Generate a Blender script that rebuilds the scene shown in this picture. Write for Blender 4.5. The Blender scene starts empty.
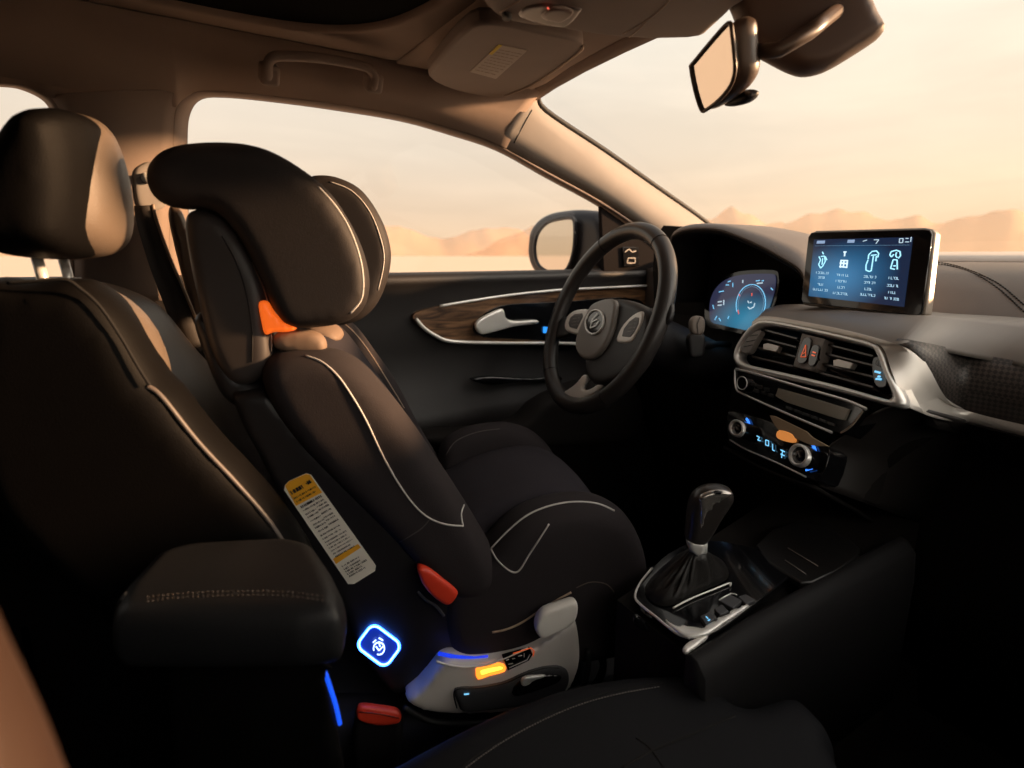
import bpy, bmesh, math, random
from mathutils import Vector, Matrix, noise
from mathutils.bvhtree import BVHTree
random.seed(4)
SC = bpy.context.scene
# ------------------------------------------------------------------ camera
FPX = 560.0
CAM = Vector((0, -.42, 1.0)); AZ = math.radians(57); PT = math.radians(13)
FW = Vector((math.cos(AZ)*math.cos(PT), math.sin(AZ)*math.cos(PT), -math.sin(PT)))
RT = Vector((math.sin(AZ), -math.cos(AZ), 0)); UP = RT.cross(FW)
cd = bpy.data.cameras.new('camera'); cam = bpy.data.objects.new('camera', cd); SC.collection.objects.link(cam)
cam.matrix_world = Matrix(((RT.x, UP.x, -FW.x, CAM.x), (RT.y, UP.y, -FW.y, CAM.y), (RT.z, UP.z, -FW.z, CAM.z), (0, 0, 0, 1)))
cd.sensor_width = 36; cd.lens = 36*FPX/1024; cd.clip_start = .02; cd.clip_end = 20000
cd.dof.use_dof = True; cd.dof.focus_distance = .85; cd.dof.aperture_fstop = 4.0
SC.camera = cam
SC.view_settings.view_transform = 'Standard'; SC.view_settings.look = 'None'
SC.view_settings.exposure = 0.0; SC.view_settings.gamma = 1.0; SC.view_settings.use_curve_mapping = False
SC.cycles.use_denoising = True
SC.cycles.max_bounces = 10; SC.cycles.diffuse_bounces = 5; SC.cycles.transparent_max_bounces = 16
SC.cycles.sample_clamp_indirect = 4.0
# ------------------------------------------------------------------ sky
SUN_AZ, SUN_EL = math.radians(-28), math.radians(12)
GLOW_AZ = math.radians(6)
GLOWD = Vector((math.cos(GLOW_AZ)*math.cos(SUN_EL), math.sin(GLOW_AZ)*math.cos(SUN_EL), math.sin(SUN_EL)))
SUND = Vector((math.cos(SUN_AZ)*math.cos(SUN_EL), math.sin(SUN_AZ)*math.cos(SUN_EL), math.sin(SUN_EL)))
def make_world():
    w = bpy.data.worlds.new('sunset_sky'); SC.world = w; w.use_nodes = True
    nt = w.node_tree; nt.nodes.clear(); N = nt.nodes.new; Lk = nt.links.new
    out = N('ShaderNodeOutputWorld'); bg = N('ShaderNodeBackground'); Lk(bg.outputs[0], out.inputs[0])
    tc = N('ShaderNodeTexCoord'); sep = N('ShaderNodeSeparateXYZ'); Lk(tc.outputs['Generated'], sep.inputs[0])
    r = N('ShaderNodeValToRGB'); e = r.color_ramp.elements
    e[0].position = 0; e[0].color = (.93, .64, .40, 1)
    e[1].position = 1; e[1].color = (.30, .29, .29, 1)
    for p, c in ((.06, (.94, .70, .49, 1)), (.16, (.95, .80, .64, 1)), (.34, (.92, .86, .76, 1)), (.6, (.50, .47, .43, 1))):
        q = e.new(p); q.color = c
    Lk(sep.outputs[2], r.inputs[0])
    dot = N('ShaderNodeVectorMath'); dot.operation = 'DOT_PRODUCT'; Lk(tc.outputs['Generated'], dot.inputs[0]); dot.inputs[1].default_value = GLOWD
    mr = N('ShaderNodeMapRange'); mr.inputs[1].default_value = .55; mr.inputs[2].default_value = 1.0; Lk(dot.outputs['Value'], mr.inputs[0])
    pw = N('ShaderNodeMath'); pw.operation = 'POWER'; pw.inputs[1].default_value = 2.2; Lk(mr.outputs[0], pw.inputs[0])
    glow = N('ShaderNodeMixRGB'); glow.blend_type = 'ADD'; glow.inputs[2].default_value = (.20, .14, .06, 1)
    Lk(pw.outputs[0], glow.inputs[0]); Lk(r.outputs[0], glow.inputs[1])
    # fill lobes added to the unseen sky: at the sun and the passenger side
    col_out = glow.outputs[0]
    for d, lo, pwr, c in ((SUND, .76, 2.0, (2.6, 1.9, 1.2, 1)), (Vector((.22, -.84, .5)).normalized(), .25, 1.5, (2.4, 2.25, 2.05, 1))):
        dd = N('ShaderNodeVectorMath'); dd.operation = 'DOT_PRODUCT'; Lk(tc.outputs['Generated'], dd.inputs[0]); dd.inputs[1].default_value = d
        rr = N('ShaderNodeMapRange'); rr.inputs[1].default_value = lo; Lk(dd.outputs['Value'], rr.inputs[0])
        pp = N('ShaderNodeMath'); pp.operation = 'POWER'; pp.inputs[1].default_value = pwr; Lk(rr.outputs[0], pp.inputs[0])
        ad = N('ShaderNodeMixRGB'); ad.blend_type = 'ADD'; ad.inputs[2].default_value = c; Lk(pp.outputs[0], ad.inputs[0]); Lk(col_out, ad.inputs[1]); col_out = ad.outputs[0]
    # thin streaky clouds
    mp = N('ShaderNodeMapping'); mp.inputs['Scale'].default_value = (1.2, 1.2, 6); mp.inputs['Rotation'].default_value = (.12, .25, 0)
    Lk(tc.outputs['Generated'], mp.inputs[0])
    nz = N('ShaderNodeTexNoise'); nz.inputs['Scale'].default_value = 2.0; nz.inputs['Detail'].default_value = 5; nz.inputs['Distortion'].default_value = .6
    Lk(mp.outputs[0], nz.inputs['Vector'])
    cr_ = N('ShaderNodeMapRange'); cr_.inputs[1].default_value = .35; cr_.inputs[2].default_value = .7; cr_.inputs[3].default_value = .94; cr_.inputs[4].default_value = 1.08
    Lk(nz.outputs[0], cr_.inputs[0])
    # the sky behind the car, away from the sun, is dusky
    b = N('ShaderNodeMapRange'); b.inputs[1].default_value = -.35; b.inputs[2].default_value = .25; b.inputs[3].default_value = .95; b.inputs[4].default_value = 1
    Lk(dot.outputs['Value'], b.inputs[0])
    m = N('ShaderNodeMath'); m.operation = 'MULTIPLY'; Lk(cr_.outputs[0], m.inputs[0]); Lk(b.outputs[0], m.inputs[1])
    Lk(col_out, bg.inputs[0]); Lk(m.outputs[0], bg.inputs[1])
make_world()
sd = bpy.data.lights.new('sun', 'SUN'); sd.energy = 13; sd.color = (1, .60, .32); sd.angle = math.radians(4)
sun = bpy.data.objects.new('sun', sd); SC.collection.objects.link(sun)
sun.rotation_euler = SUND.to_track_quat('Z', 'Y').to_euler()

# ------------------------------------------------------------------ pixel <-> world helpers (frame 1024 x 768)
def ray(x, y): return FW + RT*((x-512)/FPX) + UP*((384-y)/FPX)
class Pl:
    def __init__(s, p, n): s.p = Vector(p); s.n = Vector(n).normalized()
    def __call__(s, x, y):
        d = ray(x, y); return CAM + d*((s.p-CAM).dot(s.n)/d.dot(s.n))
    def off(s, d): return Pl(s.p + s.n*d, s.n)
def PY(Y): return Pl((0, Y, 0), (0, 1, 0))
def PX(X): return Pl((X, 0, 0), (1, 0, 0))
def PZ(Z): return Pl((0, 0, Z), (0, 0, 1))
def depth(p): return (Vector(p)-CAM).dot(FW)

# ------------------------------------------------------------------ materials
MATS = {}
def mat(name, col, rough=.5, metal=0, bump=None, emit=None, es=1, sheen=0, var=.12, coat=0, spec=.5, trans=0):
    if name in MATS: return MATS[name]
    m = bpy.data.materials.new(name); m.use_nodes = True; nt = m.node_tree; N = nt.nodes.new; Lk = nt.links.new
    b = nt.nodes['Principled BSDF']
    b.inputs['Roughness'].default_value = rough; b.inputs['Metallic'].default_value = metal
    b.inputs['Sheen Weight'].default_value = sheen; b.inputs['Coat Weight'].default_value = coat
    b.inputs['Specular IOR Level'].default_value = spec
    if sheen: b.inputs['Sheen Roughness'].default_value = .4
    tc = N('ShaderNodeTexCoord')
    nz = N('ShaderNodeTexNoise'); nz.inputs['Scale'].default_value = 14; nz.inputs['Detail'].default_value = 3
    Lk(tc.outputs['Object'], nz.inputs['Vector'])
    mx = N('ShaderNodeMixRGB'); mx.inputs[1].default_value = tuple(c*(1-var) for c in col)+(1,); mx.inputs[2].default_value = tuple(min(1, c*(1+var)) for c in col)+(1,)
    Lk(nz.outputs[0], mx.inputs[0]); Lk(mx.outputs[0], b.inputs['Base Color'])
    if bump:
        kind, sc, st = bump
        if kind == 'leather':
            t = N('ShaderNodeTexVoronoi'); t.inputs['Scale'].default_value = sc; t.feature = 'F1'
        else:
            t = N('ShaderNodeTexNoise'); t.inputs['Scale'].default_value = sc; t.inputs['Detail'].default_value = 4
        Lk(tc.outputs['Object'], t.inputs['Vector'])
        bp = N('ShaderNodeBump'); bp.inputs['Strength'].default_value = st; bp.inputs['Distance'].default_value = .0008
        Lk(t.outputs[0], bp.inputs['Height']); Lk(bp.outputs[0], b.inputs['Normal'])
    if emit:
        b.inputs['Emission Color'].default_value = tuple(emit)+(1,); b.inputs['Emission Strength'].default_value = es
    MATS[name] = m; return m
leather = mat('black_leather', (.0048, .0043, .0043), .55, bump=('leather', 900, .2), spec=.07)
sunlit_lea = mat('sunlit_black_leather', (.13, .098, .075), .45, bump=('leather', 900, .25), spec=.45)  # the black leather again, with its sunlit tone put into the colour
fabric = mat('dark_fabric', (.026, .021, .023), .9, bump=('noise', 700, .35), spec=.3)
fabric2 = mat('dark_inner_fabric', (.026, .022, .028), .9, bump=('noise', 700, .4), spec=.3)
blackplas = mat('black_plastic', (.012, .011, .012), .5, bump=('noise', 900, .15))
softplas = mat('soft_dash_plastic', (.145, .122, .108), .55, bump=('leather', 700, .25), spec=.4)
darkdash = mat('dark_dash_plastic', (.014, .012, .011), .75, bump=('leather', 700, .2), spec=.15)
gloss = mat('gloss_black', (.006, .006, .007), .12, coat=.5)
head = mat('headliner_cloth', (.25, .185, .15), .95, bump=('noise', 900, .3))
trimcloth = mat('pillar_trim', (.21, .155, .125), .8, bump=('noise', 900, .15))
visorm = mat('visor_vinyl', (.21, .16, .135), .75, bump=('leather', 800, .2))
chrome = mat('satin_chrome', (.95, .91, .86), .32, metal=.45)
alum = mat('brushed_aluminium', (.92, .88, .83), .35, metal=.4)
greyplas = mat('grey_plastic', (.30, .27, .25), .5)
baseplas = mat('base_grey_plastic', (.72, .67, .62), .5)
lightplas = mat('light_grey_plastic', (.90, .85, .78), .5)
darkgrey = mat('dark_grey_plastic', (.07, .07, .075), .45)
redplas = mat('red_plastic', (.85, .06, .025), .4)
piping = mat('silver_piping', (.55, .52, .50), .5)
tanpipe = mat('tan_piping', (.35, .26, .20), .6)
stitch = mat('grey_stitching', (.20, .18, .17), .8)
seam = mat('dark_seam', (.008, .007, .007), .9)
rubber = mat('black_rubber', (.010, .010, .010), .7)
carpet = mat('black_carpet', (.012, .011, .012), 1, bump=('noise', 500, .6))
paper = mat('label_paper', (.90, .84, .74), .7, var=.05)
orangep = mat('label_orange', (.95, .45, .02), .7, var=.05)
ink = mat('label_ink', (.03, .025, .02), .8)
webbing = mat('belt_webbing', (.035, .030, .028), .7, bump=('noise', 600, .4))
blue_e = mat('blue_led', (.02, .1, .8), .4, emit=(.03, .16, 1.0), es=11)
white_e = mat('icy_led', (.3, .5, .9), .4, emit=(.45, .65, 1.0), es=3.2)
cyan_e = mat('cyan_display_ink', (.1, .3, .5), .4, emit=(.22, .62, .95), es=1.1)
pale_e = mat('pale_display_ink', (.3, .4, .5), .4, emit=(.62, .80, .92), es=.85)
dim_e = mat('dim_display_ink', (.1, .2, .3), .4, emit=(.20, .38, .55), es=.75)
red_e = mat('red_display_ink', (.3, .05, .03), .4, emit=(1, .13, .08), es=.9)
orange_e = mat('orange_lamp', (.8, .2, .02), .4, emit=(1, .22, .02), es=2.2)
amber_e = mat('amber_core', (.9, .4, .02), .4, emit=(1, .48, .04), es=3.2)
def glass_mat():
    m = bpy.data.materials.new('clear_glass'); m.use_nodes = True; nt = m.node_tree; nt.nodes.clear(); N = nt.nodes.new; Lk = nt.links.new
    o = N('ShaderNodeOutputMaterial'); mx = N('ShaderNodeMixShader'); t = N('ShaderNodeBsdfTransparent'); g = N('ShaderNodeBsdfGlossy')
    g.inputs['Roughness'].default_value = .02; t.inputs[0].default_value = (.97, .97, .96, 1)
    lw = N('ShaderNodeLayerWeight'); pw = N('ShaderNodeMath'); pw.operation = 'POWER'; pw.inputs[1].default_value = 5; Lk(lw.outputs['Facing'], pw.inputs[0])
    fr = N('ShaderNodeMath'); fr.operation = 'MULTIPLY_ADD'; fr.inputs[1].default_value = .18; fr.inputs[2].default_value = .012; Lk(pw.outputs[0], fr.inputs[0])
    Lk(fr.outputs[0], mx.inputs[0]); Lk(t.outputs[0], mx.inputs[1]); Lk(g.outputs[0], mx.inputs[2]); Lk(mx.outputs[0], o.inputs[0])
    return m
glass = glass_mat()
def mirror_mat():
    m = mat('mirror_glass', (.78, .76, .72), .03, metal=1, var=0); return m
mirror = mirror_mat()
def screen_mat(name, c0, c1, es, ctr=(0, 0), axis=2):
    """backlit display: deep navy edges, brighter blue patch low in the middle (object coordinates)"""
    m = bpy.data.materials.new(name); m.use_nodes = True; nt = m.node_tree; N = nt.nodes.new; Lk = nt.links.new
    b = nt.nodes['Principled BSDF']; b.inputs['Base Color'].default_value = (.004, .005, .008, 1); b.inputs['Roughness'].default_value = .12
    tc = N('ShaderNodeTexCoord'); mp = N('ShaderNodeMapping'); mp.vector_type = 'POINT'
    Lk(tc.outputs['Generated'], mp.inputs[0])
    g = N('ShaderNodeTexNoise'); g.inputs['Scale'].default_value = 3.0; g.inputs['Detail'].default_value = 1
    ds = N('ShaderNodeVectorMath'); ds.operation = 'DISTANCE'; Lk(mp.outputs[0], ds.inputs[0]); ds.inputs[1].default_value = (ctr[0], ctr[0], ctr[1])
    r = N('ShaderNodeValToRGB'); r.color_ramp.elements[0].position = .05; r.color_ramp.elements[0].color = tuple(c1)+(1,)
    r.color_ramp.elements[1].position = .66; r.color_ramp.elements[1].color = tuple(c0)+(1,)
    Lk(ds.outputs['Value'], r.inputs[0]); Lk(r.outputs[0], b.inputs['Emission Color']); b.inputs['Emission Strength'].default_value = es
    return m
def weave_mat():
    m = mat('woven_texture', (.05, .043, .04), .45); nt = m.node_tree; N = nt.nodes.new; Lk = nt.links.new
    b = nt.nodes['Principled BSDF']; tc = N('ShaderNodeTexCoord')
    mp = N('ShaderNodeMapping'); mp.inputs['Rotation'].default_value = (math.radians(45), 0, 0); Lk(tc.outputs['Object'], mp.inputs[0])
    ck = N('ShaderNodeTexChecker'); ck.inputs['Scale'].default_value = 240; ck.inputs[1].default_value = (.075, .062, .055, 1); ck.inputs[2].default_value = (.028, .024, .022, 1)
    Lk(mp.outputs[0], ck.inputs[0]); Lk(ck.outputs[0], b.inputs['Base Color'])
    bp = N('ShaderNodeBump'); bp.inputs['Strength'].default_value = .5; bp.inputs['Distance'].default_value = .001; Lk(ck.outputs[1], bp.inputs['Height']); Lk(bp.outputs[0], b.inputs['Normal'])
    return m
weave = weave_mat()
def wood_mat():
    m = mat('walnut_wood', (.12, .06, .03), .35, coat=.3); nt = m.node_tree; N = nt.nodes.new; Lk = nt.links.new
    b = nt.nodes['Principled BSDF']; tc = N('ShaderNodeTexCoord'); mp = N('ShaderNodeMapping'); mp.inputs['Scale'].default_value = (1, 1, 9); Lk(tc.outputs['Object'], mp.inputs[0])
    nz = N('ShaderNodeTexNoise'); nz.inputs['Scale'].default_value = 9; nz.inputs['Detail'].default_value = 6; nz.inputs['Distortion'].default_value = 1.5; Lk(mp.outputs[0], nz.inputs['Vector'])
    r = N('ShaderNodeValToRGB'); r.color_ramp.elements[0].position = .35; r.color_ramp.elements[0].color = (.05, .024, .012, 1); r.color_ramp.elements[1].position = .68; r.color_ramp.elements[1].color = (.26, .14, .07, 1)
    Lk(nz.outputs[0], r.inputs[0]); Lk(r.outputs[0], b.inputs['Base Color']); return m
wood = wood_mat()

# ------------------------------------------------------------------ object helpers
def setp(o, label=None, cat=None, group=None, kind=None):
    if label: o['label'] = label
    if cat: o['category'] = cat
    if group: o['group'] = group
    if kind: o['kind'] = kind
    return o
def link(name, me, m, parent=None, smooth=True):
    o = bpy.data.objects.new(name, me); SC.collection.objects.link(o)
    if m: me.materials.clear(); me.materials.append(m)
    if smooth:
        for p in me.polygons: p.use_smooth = True
    if parent: o.parent = parent; o.matrix_parent_inverse = parent.matrix_world.inverted()
    return o
def root(name, loc, label, cat, group=None, kind=None):
    o = bpy.data.objects.new(name, None); SC.collection.objects.link(o); o.empty_display_size = .05
    o.matrix_world = Matrix.Translation(Vector(loc)); setp(o, label, cat, group, kind); return o
def bmo(name, bm, m, parent=None, smooth=True, angle=None):
    bmesh.ops.recalc_face_normals(bm, faces=bm.faces)
    me = bpy.data.meshes.new(name); bm.to_mesh(me); bm.free()
    o = link(name, me, m, parent, smooth)
    if smooth and angle is not None: me.set_sharp_from_angle(angle=math.radians(angle))
    return o
def cr(pts, n=5, closed=True):
    """Catmull-Rom through 2-D or 3-D points"""
    P = [Vector(p) for p in pts]; k = len(P); out = []
    rng = range(k) if closed else range(k-1)
    for i in rng:
        if closed: a, b, c, d = P[(i-1) % k], P[i], P[(i+1) % k], P[(i+2) % k]
        else: a, b, c, d = P[max(i-1, 0)], P[i], P[i+1], P[min(i+2, k-1)]
        for j in range(n):
            t = j/n
            out.append(.5*((2*b)+(c-a)*t+(2*a-5*b+4*c-d)*t*t+(-a+3*b-3*c+d)*t*t*t))
    if not closed: out.append(P[-1])
    return out
def W(pts, pl, n=4, closed=True, smooth=True):
    q = cr(pts, n, closed) if smooth else [Vector(p) for p in pts]
    return [pl(p[0], p[1]) for p in q]
def inset(P, nrm, d):
    k = len(P); out = []
    area = sum(((P[i]-P[0]).cross(P[(i+1) % k]-P[0])).dot(nrm) for i in range(k))
    s = 1 if area > 0 else -1
    for i in range(k):
        t = (P[(i+1) % k]-P[i-1]); t = t.normalized() if t.length > 1e-9 else t
        out.append(P[i] + nrm.cross(t)*s*d)
    return out
def prism(bm, P, nrm, thick, puff=0, layers=5, both=True):
    """solid between P and P+nrm*thick; puff = how far the rim draws in towards the faces"""
    nrm = Vector(nrm).normalized(); rings = []
    if puff <= 0: prof = [(0, 0), (1, 0)]
    else:
        prof = []
        for i in range(layers+1):
            a = math.pi*i/layers
            t = .5-.5*math.cos(a); ins = 1-math.sqrt(max(0, 1-(2*t-1)**2))
            if not both and t < .5: t0 = t; prof.append((t, ins)) if False else None
            prof.append((t, ins)) if both or t >= .5 else None
        if not both: prof = [(0, 0)]+prof
    for t, ins in prof:
        Q = inset(P, nrm, ins*puff) if ins > 1e-6 else P
        rings.append([bm.verts.new(q+nrm*(thick*t)) for q in Q])
    k = len(P)
    for a, b in zip(rings, rings[1:]):
        for i in range(k): bm.faces.new((a[i], a[(i+1) % k], b[(i+1) % k], b[i]))
    bm.faces.new(rings[0]); bm.faces.new(list(reversed(rings[-1])))
def slab(name, P, nrm, thick, m, parent=None, bev=.002, seg=2, smooth=True):
    bm = bmesh.new(); prism(bm, P, nrm, thick)
    bmesh.ops.recalc_face_normals(bm, faces=bm.faces)
    o = bmo(name, bm, m, parent, smooth, 40 if smooth else None)
    if bev:
        bv = o.modifiers.new('bevel', 'BEVEL'); bv.width = bev; bv.segments = seg; bv.limit_method = 'ANGLE'; bv.angle_limit = math.radians(50); bv.harden_normals = False
    return o
def box_bm(bm, cx, cy, cz, sx, sy, sz, rot=None):
    r = bmesh.ops.create_cube(bm, size=1, matrix=Matrix.Translation((cx, cy, cz)) @ (rot or Matrix()) @ Matrix.Diagonal((sx, sy, sz, 1)))
    return r
def bake(o):
    dg = bpy.context.evaluated_depsgraph_get(); dg.update()
    me = bpy.data.meshes.new_from_object(o.evaluated_get(dg)); old = o.data; ms = list(old.materials)
    o.modifiers.clear(); o.data = me; me.name = old.name
    if not me.materials:
        for q in ms: me.materials.append(q)
    for p in me.polygons: p.use_smooth = True
    bpy.data.meshes.remove(old); return o
def soft(name, bm, m, parent=None, vox=.007, it=8, fac=.5):
    o = bmo(name, bm, m, parent)
    r = o.modifiers.new('r', 'REMESH'); r.mode = 'VOXEL'; r.voxel_size = vox; r.use_smooth_shade = True
    s = o.modifiers.new('s', 'SMOOTH'); s.factor = fac; s.iterations = it
    bake(o); return o
def softp(name, pts, pl, thick, m, parent=None, puff=.02, vox=.007, it=8, n=4):
    bm = bmesh.new(); prism(bm, W(pts, pl, n), pl.n, thick, puff, 6); return soft(name, bm, m, parent, vox, it)
def tube(name, P, r, m, parent=None, seg=8, closed=False, taper=None, flat=1.0):
    bm = bmesh.new(); rings = []; k = len(P); up = Vector((0, 0, 1)); prev = None
    for i, p in enumerate(P):
        a = P[(i-1) % k] if closed or i > 0 else P[0]; b = P[(i+1) % k] if closed or i < k-1 else P[-1]
        t = (b-a).normalized()
        x = prev if prev is not None else (up if abs(t.dot(up)) < .9 else Vector((1, 0, 0)))
        x = (x - t*x.dot(t)).normalized(); y = t.cross(x); prev = x
        rr = r*(taper[i] if taper else 1)
        rings.append([bm.verts.new(p + x*math.cos(2*math.pi*j/seg)*rr*flat + y*math.sin(2*math.pi*j/seg)*rr) for j in range(seg)])
    n = k if closed else k-1
    for i in range(n):
        A, B = rings[i], rings[(i+1) % k]
        for j in range(seg): bm.faces.new((A[j], A[(j+1) % seg], B[(j+1) % seg], B[j]))
    if not closed: bm.faces.new(rings[0]); bm.faces.new(rings[-1])
    return bmo(name, bm, m, parent)
def loft(name, curves, m, parent=None, thick=0, closed=False, sub=0, offset=-1, autosm=None):
    """sheet through a list of equally long curves, thickened"""
    bm = bmesh.new(); R = [[bm.verts.new(p) for p in c] for c in curves]
    for a, b in zip(R, R[1:]):
        k = len(a)
        for i in range(k if closed else k-1):
            try: bm.faces.new((a[i], a[(i+1) % k], b[(i+1) % k], b[i]))
            except ValueError: pass
    o = bmo(name, bm, m, parent, True, autosm)
    if thick:
        s = o.modifiers.new('t', 'SOLIDIFY'); s.thickness = thick; s.offset = offset
        bake(o)
        if autosm: o.data.set_sharp_from_angle(angle=math.radians(autosm))
    return o
_bvh = {}
def bvh(o):
    if o.name not in _bvh:
        bm = bmesh.new(); bm.from_mesh(o.data); bm.transform(o.matrix_world); _bvh[o.name] = BVHTree.FromBMesh(bm); bm.free()
    return _bvh[o.name]
def hit(o, x, y, lift=.001):
    h = bvh(o).ray_cast(CAM, ray(x, y).normalized())
    if h[0] is None: return None
    n = h[1] if h[1].dot(ray(x, y)) < 0 else -h[1]
    return h[0]+n*lift
def surf_line(name, o, pts, r, m, parent, lift=.0005, n=6, closed=False, smooth=True):
    q = cr(pts, n, closed) if smooth else [Vector(p) for p in pts]
    P = [hit(o, p[0], p[1], lift) for p in q]; P = [p for p in P if p]
    if len(P) < 2: print('surf_line missed', name, o.name); return None
    # keep it from jumping between surfaces
    Q = [P[0]]
    for p in P[1:]:
        if (p-Q[-1]).length < .05: Q.append(p)
    for _ in range(2): Q = [Q[0]]+[(Q[i-1]+Q[i]*2+Q[i+1])/4 for i in range(1, len(Q)-1)]+[Q[-1]]
    return tube(name, Q, r, m, parent, 6)
def stitches(name, o, pts, m, parent, step=2.6, r=.0005, lift=.0006):
    """row of short thread stitches following a seam on a surface, as one mesh"""
    q = cr(pts, 12, False); bm = bmesh.new(); acc = 0; on = True; last = q[0]; seg = [q[0]]
    def put(a, b):
        A, B = hit(o, a[0], a[1], lift), hit(o, b[0], b[1], lift)
        if not A or not B or (A-B).length > .03: return
        t = (B-A).normalized(); x = t.orthogonal().normalized(); y = t.cross(x)
        R = [[bm.verts.new(p+(x*math.cos(k*1.571)+y*math.sin(k*1.571))*r) for k in range(4)] for p in (A, B)]
        for k in range(4): bm.faces.new((R[0][k], R[0][(k+1) % 4], R[1][(k+1) % 4], R[1][k]))
        bm.faces.new(R[0]); bm.faces.new(R[1])
    L = [0]
    for a, b in zip(q, q[1:]): L.append(L[-1]+(b-a).length)
    def at(s):
        for i in range(len(L)-1):
            if L[i+1] >= s: return q[i].lerp(q[i+1], (s-L[i])/max(1e-6, L[i+1]-L[i]))
        return q[-1]
    s = 0
    while s < L[-1]: put(at(s), at(min(L[-1], s+step*.6))); s += step
    return bmo(name, bm, m, parent)
def marks(name, pl, strokes, w, m, parent, h=.0004, lift=.0005, scl=None):
    """flat printed or lit strokes on a plane: list of pixel polylines, one mesh"""
    bm = bmesh.new(); nrm = pl.n if (pl.p-CAM).dot(pl.n) < 0 else -pl.n
    if (CAM-pl.p).dot(nrm) < 0: nrm = -nrm
    for s in strokes:
        P = [pl(*p)+nrm*lift for p in s]
        for a, b in zip(P, P[1:]):
            t = (b-a)
            if t.length < 1e-7: continue
            t.normalize(); x = nrm.cross(t)*(w/2)
            v = [bm.verts.new(q+nrm*hh) for hh in (0, h) for q in (a-x, a+x, b+x, b-x)]
            bm.faces.new(v[4:]); bm.faces.new(v[:4])
            for i in range(4): bm.faces.new((v[i], v[(i+1) % 4], v[4+(i+1) % 4], v[4+i]))
    return bmo(name, bm, m, parent, False)
def marks_each(name, pl, strokes, *a, **k):
    for st_ in strokes: marks(name, pl, [st_], *a, **k)
def circ(cx, cy, rx, ry=None, n=20, rot=0, a0=0, a1=360):
    ry = ry or rx; out = []
    full = abs(a1-a0) >= 360
    for i in range(n if full else n+1):
        a = math.radians(a0+(a1-a0)*i/n); x, y = rx*math.cos(a), ry*math.sin(a)
        c, s = math.cos(rot), math.sin(rot); out.append((cx+x*c-y*s, cy+x*s+y*c))
    return out

# ================================================================== OUTSIDE
def terrain():
    bm = bmesh.new(); n = 96; vs = []
    for r in (4, 30, 120, 500, 1500, 6000, 12000):
        vs.append([bm.verts.new((r*math.cos(2*math.pi*i/n), r*math.sin(2*math.pi*i/n), -.55-(0 if r < 100 else r*.002))) for i in range(n)])
    for a, b in zip(vs, vs[1:]):
        for i in range(n): bm.faces.new((a[i], a[(i+1) % n], b[(i+1) % n], b[i]))
    bm.faces.new(vs[0])
    setp(bmo('ground', bm, sand, None, False), 'pale sandy desert plain outside the car', None, None, 'structure')
sand = mat('desert_sand', (.55, .43, .33), .95, var=.2)
def ridge(name, R, h0, h1, seed, col, a0, a1, label, haze):
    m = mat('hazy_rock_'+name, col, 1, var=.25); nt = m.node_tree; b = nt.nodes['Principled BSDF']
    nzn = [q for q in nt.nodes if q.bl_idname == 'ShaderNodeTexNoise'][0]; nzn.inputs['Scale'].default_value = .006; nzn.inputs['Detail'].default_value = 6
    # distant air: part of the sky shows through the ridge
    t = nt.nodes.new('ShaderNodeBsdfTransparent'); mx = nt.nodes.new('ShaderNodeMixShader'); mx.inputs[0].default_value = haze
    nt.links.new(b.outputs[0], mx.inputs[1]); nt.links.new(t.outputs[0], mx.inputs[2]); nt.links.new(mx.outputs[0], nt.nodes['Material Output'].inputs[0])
    bm = bmesh.new(); n = 260; rows = []
    for k, (dr, f) in enumerate(((-.16, 0), (-.09, .35), (-.04, .7), (0, 1), (.12, .5), (.3, 0))):
        row = []
        for i in range(n+1):
            a = math.radians(a0+(a1-a0)*i/n)
            q = (i/n)*14+seed
            h = h0+(h1-h0)*(.5+.5*noise.fractal(Vector((q, seed, 0)), 1.2, 2.1, 5, noise_basis='PERLIN_ORIGINAL')*1.0)
            edge = min(1, min(i, n-i)/22)
            hh = max(0, h)*f*edge*(1+.22*noise.noise(Vector((q*4, k*1.3, seed))))
            r = R*(1+dr)
            row.append(bm.verts.new((r*math.cos(a), r*math.sin(a), -r*.002-4+hh)))
        rows.append(row)
    for a, b2 in zip(rows, rows[1:]):
        for i in range(n): bm.faces.new((a[i], a[i+1], b2[i+1], b2[i]))
    o = bmo(name, bm, m); setp(o, label, None, None, 'structure')
terrain()
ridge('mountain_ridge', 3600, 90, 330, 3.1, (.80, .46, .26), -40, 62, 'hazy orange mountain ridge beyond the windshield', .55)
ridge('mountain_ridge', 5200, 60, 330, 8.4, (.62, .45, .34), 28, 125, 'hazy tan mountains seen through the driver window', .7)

# ================================================================== CABIN SHELL
YW = .66
G_PX = [(186, 285), (186, 240), (186, 190), (185, 140), (188, 112), (200, 97), (225, 95), (273, 99.6), (335, 108), (400, 119), (450, 133), (497, 149), (546, 176), (599, 205), (640, 234), (668, 260), (672, 285)]
K_PX = [(166, 295), (167, 240), (169, 190), (171, 140), (175, 106), (192, 91), (222, 89), (273, 94), (335, 102), (400, 113), (450, 127), (497, 144), (546, 171), (599, 200), (641, 228), (674, 255), (684, 290)]
gl = Pl((0, .70, 0), (0, 1, -.02)); kp = PY(YW)
Gc = W(G_PX, gl, 6, False); Kc = W(K_PX, kp, 6, False)
M0 = [a.lerp(b, .5)+Vector((0, .012, .0)) for a, b in zip(Kc, Gc)]
o = loft('window_trim', [Gc, M0, Kc], trimcloth, None, .004); o.name = 'trim_window_surround'
setp(o, 'brown window surround of the driver door', None, None, 'structure')
tube('window_seal', [p+Vector((0, .003, 0)) for p in Gc], .004, rubber, o, 6)

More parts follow.
